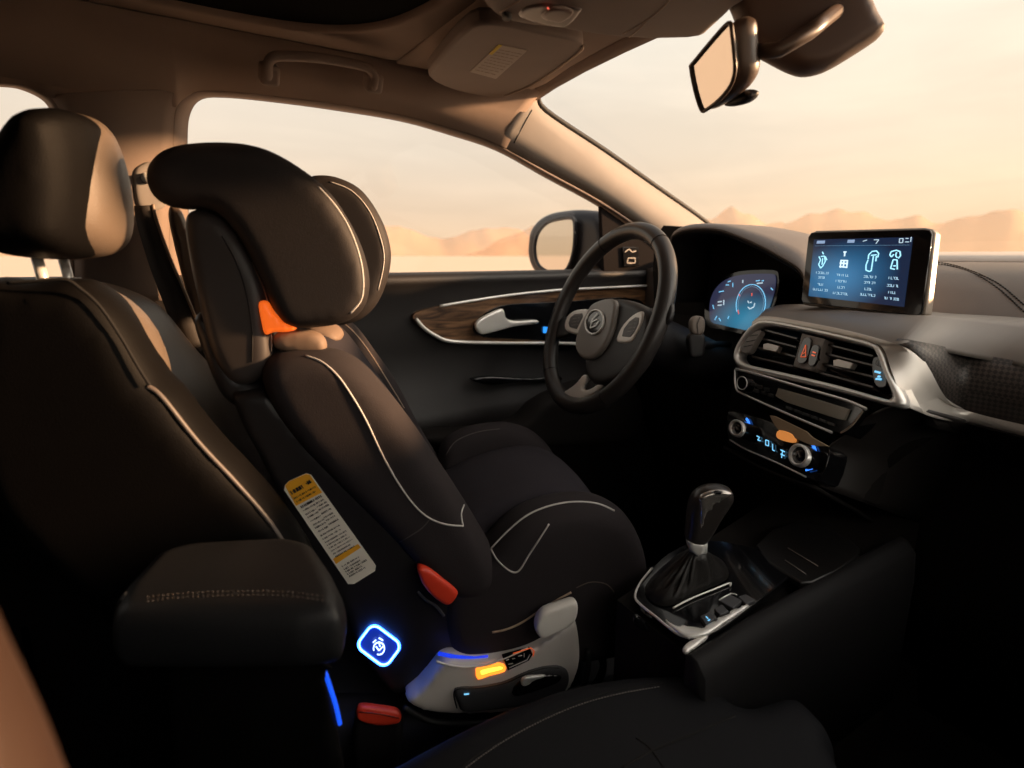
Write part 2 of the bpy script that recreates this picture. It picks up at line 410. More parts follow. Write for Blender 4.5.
# profile of the roof rail
def kz(X):      # height of the side window's top edge at station X
    best = None
    P = Kc[18:78]
    if X <= P[0].x: return P[0].z
    for a, b in zip(P, P[1:]):
        if a.x <= X <= b.x: return a.z+(b.z-a.z)*(X-a.x)/max(1e-6, b.x-a.x)
    return P[-1].z
topK = [p for p in Kc if .13 < p.x < .80 and p.z > 1.2]
XR = [-1.25, -1.0, -.8, -.62, -.5, -.4, -.3, -.22]
def roofcurve(side):
    c0, c1, c2, c3 = [], [], [], []
    for X in XR: 
        zt = 1.245
        c0.append(Vector((X, side*.665, zt))); c1.append(Vector((X, side*.63, 1.30))); c2.append(Vector((X, side*.618, 1.325))); c3.append(Vector((X, side*.60, 1.3325)))
    k0 = Kc[30]
    for p in Kc[24:]:
        if p.x > .70: break
        t = max(0, min(1, (p.x-.2)/.6))
        c0.append(Vector((p.x, side*YW, p.z)))
        e = max(0, min(1, (p.x-.52)/.17))
        c1.append(Vector((p.x+.035*e, side*(.632+.012*e), p.z+(1.318-p.z)*(.62+.1*e))))
        c2.append(Vector((p.x+.055*e, side*(.615+.002*e), 1.322+.004*e))); c3.append(Vector((p.x+.045*e, side*.60, 1.3325)))
    return [c0, c1, c2, c3]
L_ = roofcurve(1); R_ = roofcurve(-1)
sun_x0, sun_x1 = -.45, .42
hs = []
for c in L_: hs.append(c)
ho = loft('ceiling', L_, head, None, .006); setp(ho, 'brown cloth headliner over the driver side', None, None, 'structure')
hr = loft('ceiling', R_, head, None, .006); setp(hr, 'brown cloth headliner over the passenger side', None, None, 'structure')
# centre strip with the sunroof opening
def strip(x0, x1, nm, lb):
    c = []
    for Y in (.60, .3, .1, -.1, -.3, -.60): c.append([Vector((x0+(x1-x0)*i/8, Y, 1.3325+.004*(1-(Y/.60)**2))) for i in range(9)])
    q = loft(nm, c, head, None, .006); setp(q, lb, None, None, 'structure')
strip(sun_x1, .71, 'ceiling', 'brown cloth headliner between sunroof and windshield'); strip(-1.25, sun_x0, 'ceiling', 'headliner over the rear seats')
# sunroof: frame lip + tinted dark glass
ring = []; ringo = []
for i in range(64):
    a = 2*math.pi*i/64; c, s = math.cos(a), math.sin(a)
    ring.append((math.copysign(abs(c)**.42, c), math.copysign(abs(s)**.42, s)))
    ringo.append((math.copysign(abs(c)**.12, c), math.copysign(abs(s)**.12, s)))
cx, cy, hx, hy = -.03, 0, .425, .552
o = loft('trim_sunroof_frame', [[Vector((-.015+a*.47, b*.603, 1.3328)) for a, b in ringo]]+[[Vector((cx+a*hx*k, cy+b*hy*k2, z)) for a, b in ring] for k, k2, z in ((1.02, 1.02, 1.334), (1.0, 1.0, 1.329), (.99, .99, 1.329), (.987, .987, 1.332), (.984, .984, 1.342))], head, None, .003, True)
setp(o, 'brown rounded lip around the dark sunroof', None, None, 'structure')
bm = bmesh.new(); prism(bm, [Vector((cx+a*hx*.97, cy+b*hy*.995, 1.334)) for a, b in ring], (0, 0, 1), .006)
setp(bmo('window_3', bm, mat('sunroof_black', (.004, .004, .004), .9, spec=.03), None, False), 'dark tinted sunroof glass', None, None, 'structure')
# outer roof skin
bm = bmesh.new(); box_bm(bm, -.25, 0, 1.395, 2.0, 1.36, .01); setp(bmo('trim_roof_skin', bm, blackplas), 'outer roof skin', None, None, 'structure')

# A pillar (driver side) and its mirror on the passenger side
low = [(497, 144), (546, 171), (599, 200), (641, 228), (674, 255), (684, 290)]
rid = [(520, 112), (556, 136), (600, 171), (646, 206), (690, 238), (712, 268)]
upp = [(537, 98), (545, 113), (605, 153), (655, 188), (706, 224), (735, 250)]
A0 = W(low, kp, 5, False)
A1 = [Pl((0, .635, 0), (0, 1, 0))(*p) for p in cr(rid, 5, False)]
q = cr(upp, 5, False); A2 = []
for i, p in enumerate(q):
    t = i/(len(q)-1); A2.append(PY(.645+.03*t)(p[0], p[1]))
A3 = [p+Vector((.02, .03, .012)) for p in A2]
A15 = [a.lerp(b, .55)+Vector((-.006, -.008, 0)) for a, b in zip(A1, A2)]
Am = [a.lerp(b, .5)+Vector((-.004, -.006, 0)) for a, b in zip(A0, A1)]
pil = loft('trim_pillar', [A0, Am, A1, A15, A2, A3], mat('light_pillar_trim', (.235, .205, .18), .8, bump=('noise', 900, .1)), None, .004); setp(pil, 'grey-brown windshield pillar beside the driver window', None, None, 'structure')
pr = pil.copy(); pr.data = pil.data.copy(); SC.collection.objects.link(pr); pr.data.transform(Matrix.Diagonal((1, -1, 1, 1))); pr.data.flip_normals(); setp(pr, 'windshield pillar on the passenger side')
tube('trim_seal', [p+Vector((.006, .004, .006)) for p in A2], .006, rubber, pil, 6)
for ln in ([(520, 98), (512, 112), (500, 135), (495, 143)], [(532, 110), (524, 124), (514, 143)]):
    surf_line('panel_gap', pil, ln, .0012, seam, pil, .0002)
# gap filler: header above windshield
hd = [[Vector((.70+dx, y, z)) for y in [.66-.11*i for i in range(13)]] for dx, z in ((-.03, 1.328), (.0, 1.322), (.015, 1.335), (.015, 1.37))]
hd2 = []
for c in hd:
    hd2.append([Vector((p.x+.06*(abs(p.y)/.66)**3, p.y, p.z-.0*(abs(p.y)))) for p in c])
o = loft('trim_header', hd2, head, None, .004); setp(o, 'windshield header trim', None, None, 'structure')
# windshield glass
B0 = A3; cols = []
for k in range(13):
    s = 1-k/6
    cols.append([Vector((p.x+.015+(1-s*s)*(-.06+.14*i/(len(B0)-1)), s*(p.y-.01), p.z+.004)) for i, p in enumerate(B0)])
ws = loft('window_1', cols, glass, None, 0); setp(ws, 'clear windshield over the dashboard', None, None, 'structure')
# driver door glass
bm = bmesh.new(); vs = [bm.verts.new(p+Vector((0, .006, 0))) for p in Gc]; bm.faces.new(vs)
setp(bmo('window_2', bm, glass, None, False), 'clear driver side window', None, None, 'structure')

# B pillar (driver side) : inner trim between the two side windows
rear_open = [(-60, 285), (-60, 80), (0, 80), (28, 84), (52, 96), (62, 112), (66, 140), (72, 180), (76, 230), (78, 285)]
RK = W(rear_open, PY(.67), 5, False); RG = [PY(.70)(p[0], p[1]) for p in cr([(-60, 280), (-60, 84), (0, 84), (24, 88), (46, 100), (56, 118), (60, 142), (63, 182), (67, 230), (69, 280)], 5, False)]
o = loft('trim_rear_window_surround', [RG, RK], trimcloth, None, .004); setp(o, 'dark surround of the rear door window', None, None, 'structure')
bm = bmesh.new(); bm.faces.new([bm.verts.new(p+Vector((0, .004, 0))) for p in RG]); setp(bmo('window_4', bm, glass, None, False), 'rear door window behind the black headrest', None, None, 'structure')
# inner side panel around both openings : strip above, pillar, lower wall
pp = [(52, 96), (62, 112), (66, 140), (72, 180), (76, 230), (78, 300)]
a = W(pp, PY(.668), 6, False); b = W([(192, 91), (175, 106), (171, 140), (169, 190), (167, 240), (166, 300)], PY(.662), 6, False)
mid = [p.lerp(q, .5)+Vector((0, -.018, 0)) for p, q in zip(a, b)]
m1 = [p.lerp(q, .12)+Vector((0, -.013, 0)) for p, q in zip(a, b)]; m2 = [p.lerp(q, .88)+Vector((0, -.013, 0)) for p, q in zip(a, b)]
bp = loft('trim_pillar', [a, m1, mid, m2, b], trimcloth, None, .004); setp(bp, 'brown pillar between the side windows', None, None, 'structure')
# filler from pillar tops up to the rail
ftop = [(-90, 60), (0, 62), (45, 66), (110, 70), (192, 75), (225, 80)]
fa = W([(-90, 81), (0, 82), (28, 85.5), (52, 98), (110, 97), (192, 92), (225, 89)], PY(.664), 6, False)
fb = [Vector((p.x, .655, 1.275)) for p in fa]; fc = [Vector((p.x, .625, 1.312)) for p in fa]
o = loft('trim_rail', [fa, fb, fc], head, None, .003); setp(o, 'brown cloth rail above the side pillar', None, None, 'structure')

# passenger side wall with window opening (behind the viewer), rear closure
def wallbox(nm, x0, x1, y0, y1, z0, z1, m, lb):
    bm = bmesh.new(); box_bm(bm, (x0+x1)/2, (y0+y1)/2, (z0+z1)/2, x1-x0, y1-y0, z1-z0); setp(bmo(nm, bm, m, None, False), lb, None, None, 'structure')
wallbox('wall_right', -1.3, 1.5, -.78, -.70, 0, .95, darkdash, 'passenger door panel')
wallbox('wall_right', -.12, -.02, -.74, -.68, .95, 1.32, head, 'passenger side pillar between windows')
wallbox('wall_right', -1.3, .78, -.72, -.66, 1.24, 1.36, head, 'passenger side roof rail')
wallbox('wall_back', -1.34, -1.28, -.75, .75, 0, 1.36, darkdash, 'rear wall of the cabin')
wallbox('wall_left', -1.3, -.23, .70, .78, 0, .955, darkdash, 'rear door panel on the driver side')
wallbox('wall_left', -1.3, -.75, .68, .72, .95, 1.32, head, 'rear quarter pillar on the driver side')
wallbox('wall_left', -.235, 1.5, .735, .78, 0, .955, darkdash, 'outer skin of the driver door')
wallbox('wall_left', 1.2, 1.5, .665, .70, .9, 1.08, darkdash, 'cowl side by the windshield pillar') if False else None
wallbox('floor', -1.3, 2.0, -.78, .78, -.03, 0, carpet, 'black carpeted cabin floor')
wallbox('wall_front', 1.50, 1.53, -.78, .78, 0, .985, darkdash, 'firewall behind the dashboard')

def tint():
    m = bpy.data.materials.new('dimming_glass'); m.use_nodes = True; nt = m.node_tree; nt.nodes.clear(); N = nt.nodes.new; Lk = nt.links.new
    o = N('ShaderNodeOutputMaterial'); mx = N('ShaderNodeMixShader'); t = N('ShaderNodeBsdfTransparent'); g = N('ShaderNodeBsdfGlossy')
    g.inputs['Roughness'].default_value = .03; g.inputs[0].default_value = (.5, .5, .5, 1); t.inputs[0].default_value = (.10, .10, .10, 1); mx.inputs[0].default_value = .06
    Lk(t.outputs[0], mx.inputs[1]); Lk(g.outputs[0], mx.inputs[2]); Lk(mx.outputs[0], o.inputs[0]); return m
tinted = tint()
wallbox('window_5', -1.28, -.12, -.712, -.706, .95, 1.245, tinted, 'unseen passenger-side rear window, tinted to dim the cabin')  # out of view; dark tint added to cut the light inside
wallbox('window_6', -.02, 1.3, -.712, -.706, .95, 1.245, glass, 'clear front window on the passenger side')

# ================================================================== DRIVER DOOR
door = root('door_1', (.6, .72, .1), 'dark driver door panel with wood inlay and chrome trim', None, None, 'structure')
dp = []
for Y, z in ((.715, .965), (.70, .968), (.676, .963), (.668, .953), (.673, .943), (.680, .93), (.684, .86), (.690, .80), (.70, .70), (.66, .66), (.655, .62), (.69, .58), (.70, .4), (.70, .02)):
    dp.append([Vector((-.24+1.72*i/40, Y, z + (.0 if z < .9 else -.004*math.sin(i/40*3)))) for i in range(41)])
panel = loft('door_panel', dp, mat('door_plastic', (.019, .0165, .0165), .5, bump=('leather', 700, .2)), door, .004)
dpl = PY(.672)
inl = [(413, 318), (420, 311), (455, 303), (500, 296), (560, 290), (640, 287), (660, 300), (660, 344), (560, 344.5), (500, 344), (455, 343), (436, 337), (422, 328)]
wp = slab('wood_inlay', W(inl, dpl, 4), (0, 1, 0), .012, wood, door, .001)
tube('chrome_trim', W([(416, 319), (424, 328), (436, 336), (452, 341.5), (500, 343), (560, 343.5), (662, 345)], PY(.668), 5, False), .0042, chrome, door, 8)
tube('chrome_trim', W([(440, 306), (470, 301), (510, 295), (560, 290), (600, 288), (660, 285)], PY(.668), 5, False), .003, chrome, door, 8)
hb = slab('handle_bezel', W([(474, 331), (477, 322), (500, 306), (560, 302), (640, 300), (640, 341), (500, 338), (482, 336)], PY(.669), 4), (0, 1, 0), .006, gloss, door, .001)
hd_ = softp('door_handle', [(476, 327), (480, 319), (500, 309), (505, 311), (507, 318), (516, 321), (537, 320), (538, 324), (515, 327), (492, 333), (481, 334)], PY(.650), .012, chrome, door, .004, .0022, 3)
bm = bmesh.new(); prism(bm, [PY(.664)(x, y) for x, y in ((544, 327), (550, 327), (550, 333), (544, 333))], (0, 1, 0), .004)
setp(bmo('lock_light', bm, mat('blue_lock_led', (.02, .1, .5), .4, emit=(.03, .3, .9), es=1.2), door, False), 'small blue square door light')
# lower pocket and its grip
softp('door_armrest', [(420, 435), (470, 432), (520, 424), (546, 402), (600, 380), (640, 385), (640, 440), (560, 450), (440, 452)], PY(.60), .08, darkdash, door, .015, .009, 6)
softp('pocket_grip', [(472, 379), (490, 376), (530, 378), (560, 376), (560, 382), (520, 383), (495, 386), (478, 383)], PY(.668), .02, gloss, door, .004, .004, 3)
# mirror sail triangle and switch
sail = slab('mirror_sail', W([(601, 206), (640, 234), (668, 256), (672, 278), (604, 278)], PY(.675), 1, True, False), (0, 1, 0), .012, mat('sail_plastic', (.012, .010, .010), .95, spec=.05), door, .002)
slab('tweeter_badge', [PY(.668)(x, y) for x, y in ((623, 247), (639, 247), (639, 266), (624, 267))], (0, 1, 0), .004, gloss, sail, .001)
marks('badge_print', PY(.668), [[(625, 252), (629, 249), (632, 252), (636, 251)], [(627, 263), (635, 263), (635, 258), (628, 258), (627, 263)]], .0025, greyplas, sail)
# ------- exterior mirror
sm = root('side_mirror', (1.1, .9, .9), 'dark exterior wing mirror outside the driver window', 'mirror')
smp = Pl((1.0, .93, 1), (.985, .17, 0)); smh = [(525, 243), (528, 228), (540, 216), (560, 211.5), (580, 211.5), (597, 216), (604, 235), (603, 258), (590, 273), (565, 280), (545, 279), (531, 272), (525, 257)]
bm = bmesh.new(); prism(bm, inset(W(smh, smp.off(.02), 4), smp.n, -.006), smp.n, .10, .030, 8)
soft('mirror_housing', bm, mat('mirror_paint', (.02, .02, .026), .4), sm, .008, 3)
mp_ = smp.off(.006)
mg = [(535, 243), (539, 231), (548, 222), (560, 218.5), (572, 218), (575, 226), (574, 250), (568, 268), (560, 273), (549, 272.5), (539, 266), (535, 255)]
slab('mirror_glass', W(mg, mp_, 4), mp_.n, .03, mirror, sm, .001)
tube('mirror_rim', W(mg, mp_, 4), .006, MATS['mirror_paint'], sm, 8, True)
slab('mirror_arm', [Vector(p) for p in ((1.10, .96, .955), (1.18, .96, .955), (1.18, .96, .985), (1.10, .96, .985))], (0, -1, 0), .26, darkdash, sm, .005)

# ================================================================== ROOF FITTINGS
# grab handle on the rail
gh = root('grab_handle', (.3, .6, 1.3), 'brown fold-down grab handle on the roof rail', 'handle')
gp = Pl((.3, .60, 1.29), (0, 1, .55))
P = W([(268, 76), (268, 64), (274, 57), (290, 56), (320, 58), (350, 63), (368, 68), (374, 76), (373, 86)], gp.off(-.028), 5, False)
P[0] += Vector((0, .03, .01)); P[-1] += Vector((0, .03, .01))
tube('grip', P, .0075, visorm, gh, 10, flat=1.3)
for (x, y) in ((269, 74), (373, 82)):
    c = gp.off(-.015)(x, y); bm = bmesh.new(); box_bm(bm, c.x, c.y, c.z, .028, .03, .03, Matrix.Rotation(.5, 4, 'X')); o = bmo('mount', bm, visorm, gh, True, 40)
    bv = o.modifiers.new('b', 'BEVEL'); bv.width = .006; bv.segments = 3
# sun visor (driver)
sv = root('sun_visor', (.5, .4, 1.3), 'brown driver sun visor with a printed label, folded up', 'sun visor')
vp = Pl((.52, .4, 1.292), (-.10, .0, 1))
vbm = W([(429, 77), (437, 62), (470, 28), (500, 25), (540, 33), (578, 41), (583, 46), (580, 52), (556, 70), (530, 86), (505, 97), (480, 96), (450, 89)], vp, 3)
slab('visor_panel', vbm, vp.n, .02, visorm, sv, .005, 3)
tube('visor_edge', W([(583, 46), (580, 52), (556, 70), (530, 86), (505, 96)], vp.off(-.001), 4, False), .0018, tanpipe, sv, 6)
lp = vp.off(-.0012)
lab = slab('visor_label', [lp(x, y) for x, y in ((499, 45), (527, 51), (496, 79), (470, 72))], vp.n, .0012, mat('visor_label_paper', (.42, .36, .31), .8, var=.04), sv, 0)
slab('label_stripe', [lp.off(-.0004)(x, y) for x, y in ((499, 45), (502, 45.8), (492, 55), (489, 54.2))], vp.n, .0008, labely := mat('label_yellow', (.62, .45, .03), .7), lab, 0)
st = []
rr = random.Random(2)
for i in range(9):
    t = .08+.84*i/8
    a = Vector((500, 47)).lerp(Vector((472, 71)), t); b = Vector((525, 52)).lerp(Vector((496, 77)), t)
    s = 0.05
    while s < .92:
        e = min(.95, s+rr.uniform(.06, .2)); st.append([a.lerp(b, s), a.lerp(b, e)]); s = e+.05
marks('label_print', lp, st, .0009, mat('faint_print', (.24, .19, .16), .8), lab)
# overhead console
oc = root('overhead_console', (.55, .12, 1.3), 'brown overhead console with map light switches at the roof centre', 'overhead console')
op = Pl((.55, .12, 1.272), (-.12, .0, 1))
bm = bmesh.new(); prism(bm, W([(470, -12), (478, 6), (495, 22), (520, 28), (560, 33), (600, 39), (650, 42), (700, 39), (716, 30), (740, 8), (760, -15), (640, -60), (520, -50)], op, 3), op.n, .05, .014, 6)
occ = soft('console_cover', bm, visorm, oc, .005, 3)
ocg = mat('console_gloss', (.10, .07, .055), .3)
sw = op.off(-.002)
bz = softp('switch_bezel', [(518, 18), (526, 8), (548, 5), (580, 9), (581, 14), (566, 28), (540, 25)], sw, .012, ocg, oc, .003, .0025, 3)
softp('map_light_switch', [(541, 18), (552, 10), (574, 13), (563, 23), (548, 22)], sw.off(-.003), .008, mat('console_switch', (.16, .11, .09), .35), bz, .002, .002, 2)
for ln in ([(612, 40), (650, 18), (668, 2), (675, -8)], [(628, 38), (640, 28), (646, 22)], [(490, 24), (500, 12), (520, 0), (530, -10)]):
    surf_line('panel_gap', occ, ln, .001, tanpipe, oc, .0002)
bm = bmesh.new(); prism(bm, W(circ(507, 18, 5, 3.5), sw.off(-.001), 1, True, False), op.n, .006); bmo('microphone_hole', bm, rubber, oc)
marks('indicator', sw.off(-.002), [[(547.5, 6.5), (548.5, 8.5)]], .002, red_e, oc)
# rear-view mirror
rv = root('rear_view_mirror', (.6, 0, 1.25), 'rear-view mirror hanging from the windshield', 'mirror')
rp = Pl((.545, 0, 1.19), (-.80, .52, -.12))
m_out = [(689, 67), (692, 62), (722, 28), (733, 20), (741, 22), (749, 38), (754, 62), (754, 84), (748, 93), (735, 97), (712, 110), (702, 113), (697, 108), (692, 88)]
q = [(689, 67), (692, 61), (720, 28), (730, 20), (735, 26), (737, 48), (739, 72), (735, 88), (722, 102), (705, 112), (699, 111), (693, 90)]
bm = bmesh.new(); prism(bm, W(q, Pl((.55, 0, 1.19), (.95, -.31, .33)), 4), (.95, -.31, .33), .034, .012, 6)
softm = soft('mirror_shell', bm, mat('mirror_brown_plastic', (.075, .05, .038), .35), rv, .0035, 4)
gpn = Pl((.55, 0, 1.19), (.95, -.31, .33)).off(-.0025)
slab('mirror_glass', W([(691, 68), (694, 62), (721, 30), (730, 24), (732, 32), (734, 52), (735, 70), (731, 84), (720, 98), (706, 109), (701, 108), (695, 90)], gpn, 3), gpn.n, .004, mirror, rv, .0008)
cbot = Pl((.57, -.01, 1.19), (.95, -.31, .33))
tube('mirror_rim', W([(691, 68), (694, 62), (721, 30), (730, 23), (732, 32), (734, 52), (735, 70), (731, 85), (720, 99), (706, 110), (701, 109), (695, 90)], gpn.off(-.001), 3), .0022, MATS['mirror_brown_plastic'], rv, 8, True)
softp('mirror_sensor', [(722, 100), (738, 92), (748, 95), (744, 104), (733, 108), (722, 108)], cbot, .02, blackplas, rv, .005, .003, 3)
tube('mirror_stem', [cbot(752, 50)+Vector((.01, 0, 0)), cbot(762, 44)+Vector((.03, 0, 0)), cbot(775, 30)+Vector((.06, 0, .01)), Vector((.70, -.02, 1.27))], .008, MATS['mirror_brown_plastic'], rv, 12)
# camera / rain-sensor housing on the windshield
shp = Pl((.68, 0, 1.25), (.7, .7, 0))
sh = root('sensor_housing', (.7, 0, 1.3), 'brown wedge-shaped sensor cover behind the rear-view mirror', 'sensor housing')
bm = bmesh.new(); prism(bm, W([(728, -50), (738, 10), (752, 40), (775, 56), (800, 68), (815, 70), (835, 64), (862, 48), (892, 26), (884, 6), (872, -20), (840, -60)], shp, 3), shp.n, .05, .012, 6)
soft('housing_cover', bm, mat('housing_brown', (.085, .055, .042), .5), sh, .005, 5)


# ================================================================== DASHBOARD
UST = Vector((math.cos(math.radians(65)), math.sin(math.radians(65)), 0))     # sideways along the driver-angled centre stack
NST = Vector((-.906*.94, .423*.94, .342)).normalized()
AST = PY(0)(820, 365)
ST = Pl(AST, NST)             # face plane of the centre stack; +n points at the occupants
dash = root('dashboard', (1.1, 0, .1), 'black and grey dashboard under the windshield', 'dashboard')
# upper pad : cross sections (X, z) at stations across the car
def prof_at(Y):
    base = [(1.56, .965), (1.50, .992), (1.30, .992), (1.12, .985), (1.02, .972), (.97, .95), (.93, .915), (.895, .880), (.890, .860)]
    out = []
    for X, z in base:
        if Y > .05:           # driver side: lower shelf, the hood covers it
            t = min(1, (Y-.05)/.10); X = X + max(0, 1.14-X)*t; z = z - .02*t
        elif Y > -.12: pass
        out.append((X, z))
    return out
Ys = [.67-.67*2*i/44 for i in range(45)]
cols = [[Vector((x, Y, z)) for x, z in prof_at(Y)] for Y in Ys]
pad = loft('dash_top', cols, softplas, dash, .006)
# crease with twin stitching that runs off to the right behind the screen
for d in (0, 5):
    stitches('stitching', pad, [(932, 264-d*.3), (950, 266-d*.3), (975, 274-d*.3), (1000, 290-d), (1024, 312-d*1.4)], mat('dash_stitch', (.02, .017, .016), .8), pad, 3, .0011)
# raised cowl behind the crease
cw = []
for X, z in ((1.50, 1.0), (1.42, 1.006), (1.30, 1.0), (1.2, .99)):
    cw.append([Vector((X, .66-1.32*i/20, z)) for i in range(21)])
loft('windshield_cowl', cw, mat('cowl_plastic', (.5, .44, .39), .6), dash, .004)
# lower body faces: passenger side knee panel, centre tunnel side, driver knee panel
lo = []
for x, z in ((.875, .875), (.87, .80), (.90, .765), (.97, .74), (1.02, .68), (1.04, .55), (1.06, .40), (1.22, .25), (1.3, .05)):
    lo.append([Vector((x, -.66+.62*i/14, z)) for i in range(15)])
loft('glovebox_panel', lo, darkdash, dash, .005)
lo = []
for x, z in ((1.10, .865), (1.06, .80), (1.04, .74), (1.08, .68), (1.12, .60), (1.20, .45), (1.3, .05)):
    lo.append([Vector((x-.13*max(0, 1-(i/14)*2.2), .06+.60*i/14, z)) for i in range(15)])
loft('knee_panel', lo, darkdash, dash, .005)
# instrument hood
rim = [(671, 300), (671, 262), (671, 244), (675, 235), (690, 230), (715, 230), (735, 236), (758, 246), (780, 258), (798, 270), (806, 286)]
xr = [.97, .96, .955, .95, .95, .95, .95, .945, .94, .94, .94]
rc = [PX(x)(*p) for p, x in zip(rim, xr)]; rc = cr(rc, 4, False)
top1 = cr([PX(x)(*p) for p, x in zip([(672, 300), (672, 262), (673, 240), (682, 230), (700, 225.5), (728, 226), (752, 229), (776, 234), (800, 241), (818, 250), (824, 262)], [1.0, 1.0, 1.02, 1.04, 1.06, 1.08, 1.08, 1.08, 1.08, 1.08, 1.06])], 4, False)
top2 = [p+Vector((.10, 0, .0)) for p in top1]; top3 = [Vector((1.44, max(-.1, min(.62, p.y*1.15)), .99)) for p in top1]
inn = [p+Vector((.008, 0, -.006)) for p in rc]
hood = loft('instrument_hood', [top3, top2, top1, [a.lerp(b, .5)+Vector((0, 0, .004)) for a, b in zip(top1, rc)], rc], mat('hood_vinyl', (.13, .11, .10), .5, bump=('leather', 700, .2)), dash, .004)
back = [Vector((1.10, p.y, p.z-.01)) for p in rc]
cave = loft('hood_lining', [rc, inn, [a.lerp(b, .5) for a, b in zip(inn, back)], back], darkdash, dash, .002)
stitches('stitching', hood, [(672, 246), (677, 238), (692, 233.4), (715, 233), (735, 239), (758, 248.5), (780, 260.5)], mat('dash_stitch', (.02, .017, .016), .8), hood, 2.4, .0006)
slab('cluster_surround', W([(655, 236), (690, 228), (740, 232), (800, 262), (812, 300), (800, 330), (760, 345), (700, 335), (660, 345)], PX(1.09), 3), (1, 0, 0), .02, darkdash, dash, .002)
# instrument cluster
IC = Pl((1.04, .28, .93), (-.97, .05, .22))
ic = root('instrument_cluster', IC(745, 300), 'glowing blue digital instrument display behind the steering wheel', 'instrument display')
icp = [(711, 300), (716, 289), (726, 280), (742, 275), (770, 274), (776, 277), (775, 290), (770, 307), (763, 321), (752, 330), (740, 329), (722, 325), (712, 322), (710, 312)]
slab('cluster_bezel', W([(706, 300), (713, 286), (724, 277), (742, 271), (774, 270), (780, 276), (779, 292), (774, 309), (766, 325), (752, 335), (722, 330), (707, 325)], IC.off(-.004), 3), IC.n, .003, gloss, ic, .001)
sc1 = slab('display', W(icp, IC, 3), IC.n, .002, screen_mat('cluster_screen', (.028, .030, .065), (.03, .24, .40), 1.0, (.30, .10)), ic, 0)
IM = IC.off(.003)
marks('dial_ring', IM, [circ(751, 304, 14.5, 19.5, 36, .15, 150, 395)], .0016, cyan_e, ic)
marks('dial_ring', IM, [circ(751, 304, 12.6, 17.4, 36, .15, 150, 395)], .0006, dim_e, ic)
marks('dial_symbol', IM, [[(748, 307), (750, 309), (754, 307), (755, 303)], [(750, 303), (752, 302)], [(748, 301), (749, 303)]], .0022, pale_e, ic)
marks_each('readout', IM, [[(728, 282), (731, 281)], [(733, 283), (733, 287)], [(719, 292), (724, 291)], [(726, 285), (729, 285)], [(756, 281), (760, 280.5)], [(762, 281), (764, 280.6)], [(715, 320), (717, 316)], [(719, 318), (721, 321)], [(728, 319), (729, 316)], [(771, 288), (773, 290)], [(713, 305), (714, 309)]], .0018, cyan_e, ic)
marks_each('readout', IM, [[(718, 302), (722, 301.5)], [(718, 305.4), (722, 305)], [(724, 300), (724, 305)], [(757, 283.5), (763, 283)], [(743, 280), (743, 283)]], .0022, pale_e, ic)
marks_each('needle', IM, [[(739, 294), (740, 296)], [(738, 310), (739, 314)], [(752, 293), (752, 296)]], .0018, red_e, ic)

# column stalk
tube('column_stalk', [IC(728, 345), Vector(PY(.30)(712, 345)), PY(.27)(697, 345)], .008, blackplas, dash, 10)
kb = root('wiper_stalk', PY(.26)(697, 330), 'stubby grey-tipped stalk right of the steering wheel', 'stalk')
stp = Pl(PY(.26)(697, 330), (-.6, -.8, .1))
softp('stalk_cap', [(690, 322), (693, 317), (699, 315.5), (705, 318), (706, 326), (704, 334), (697, 336), (691, 332)], stp, -.018, mat('stalk_grey', (.22, .18, .15), .4), kb, .004, .0025, 3)
softp('stalk_arm', [(689, 334), (705, 334), (706, 350), (703, 358), (691, 358), (688, 348)], stp.off(-.002), -.02, blackplas, kb, .004, .003, 3)
marks('cap_groove', stp.off(.0006), [[(700, 317), (697, 324), (698, 334)]], .0012, seam, kb)

# centre-stack trim
def stk(pts, off=0, n=4, smooth=True, closed=True): return W(pts, ST.off(off), n, closed, smooth)
# grey top deck in front of the screen
# aluminium sweep: from the vent corner down and along the passenger side
def bandX(q):
    x = q[0]
    if x <= 890: return ST(*q)
    t = min(1, (x-890)/75); a = ST(*q); b = PX(.852)(*q); t = t*t*(3-2*t); return a.lerp(b, t)
bu = [(752, 322), (764, 316), (800, 321), (850, 331), (893, 343), (907, 350), (918, 366), (930, 388), (944, 402), (975, 413), (1024, 425), (1080, 437)]
bi = [(754, 327), (767, 322), (800, 327), (845, 336), (874, 343), (884, 350), (892, 372), (902, 396), (915, 409), (960, 420), (1024, 436), (1080, 450)]
U, I_ = [bandX(q) for q in cr(bu, 5, False)], [bandX(q) for q in cr(bi, 5, False)]
loft('aluminium_sweep', [[p+NST*-.02 for p in U], U, [a.lerp(b, .5)+NST*.002 for a, b in zip(U, I_)], I_, [p-NST*.02 for p in I_]], mat('sweep_metal', (.62, .58, .53), .38, metal=.45), dash, .002, autosm=60)
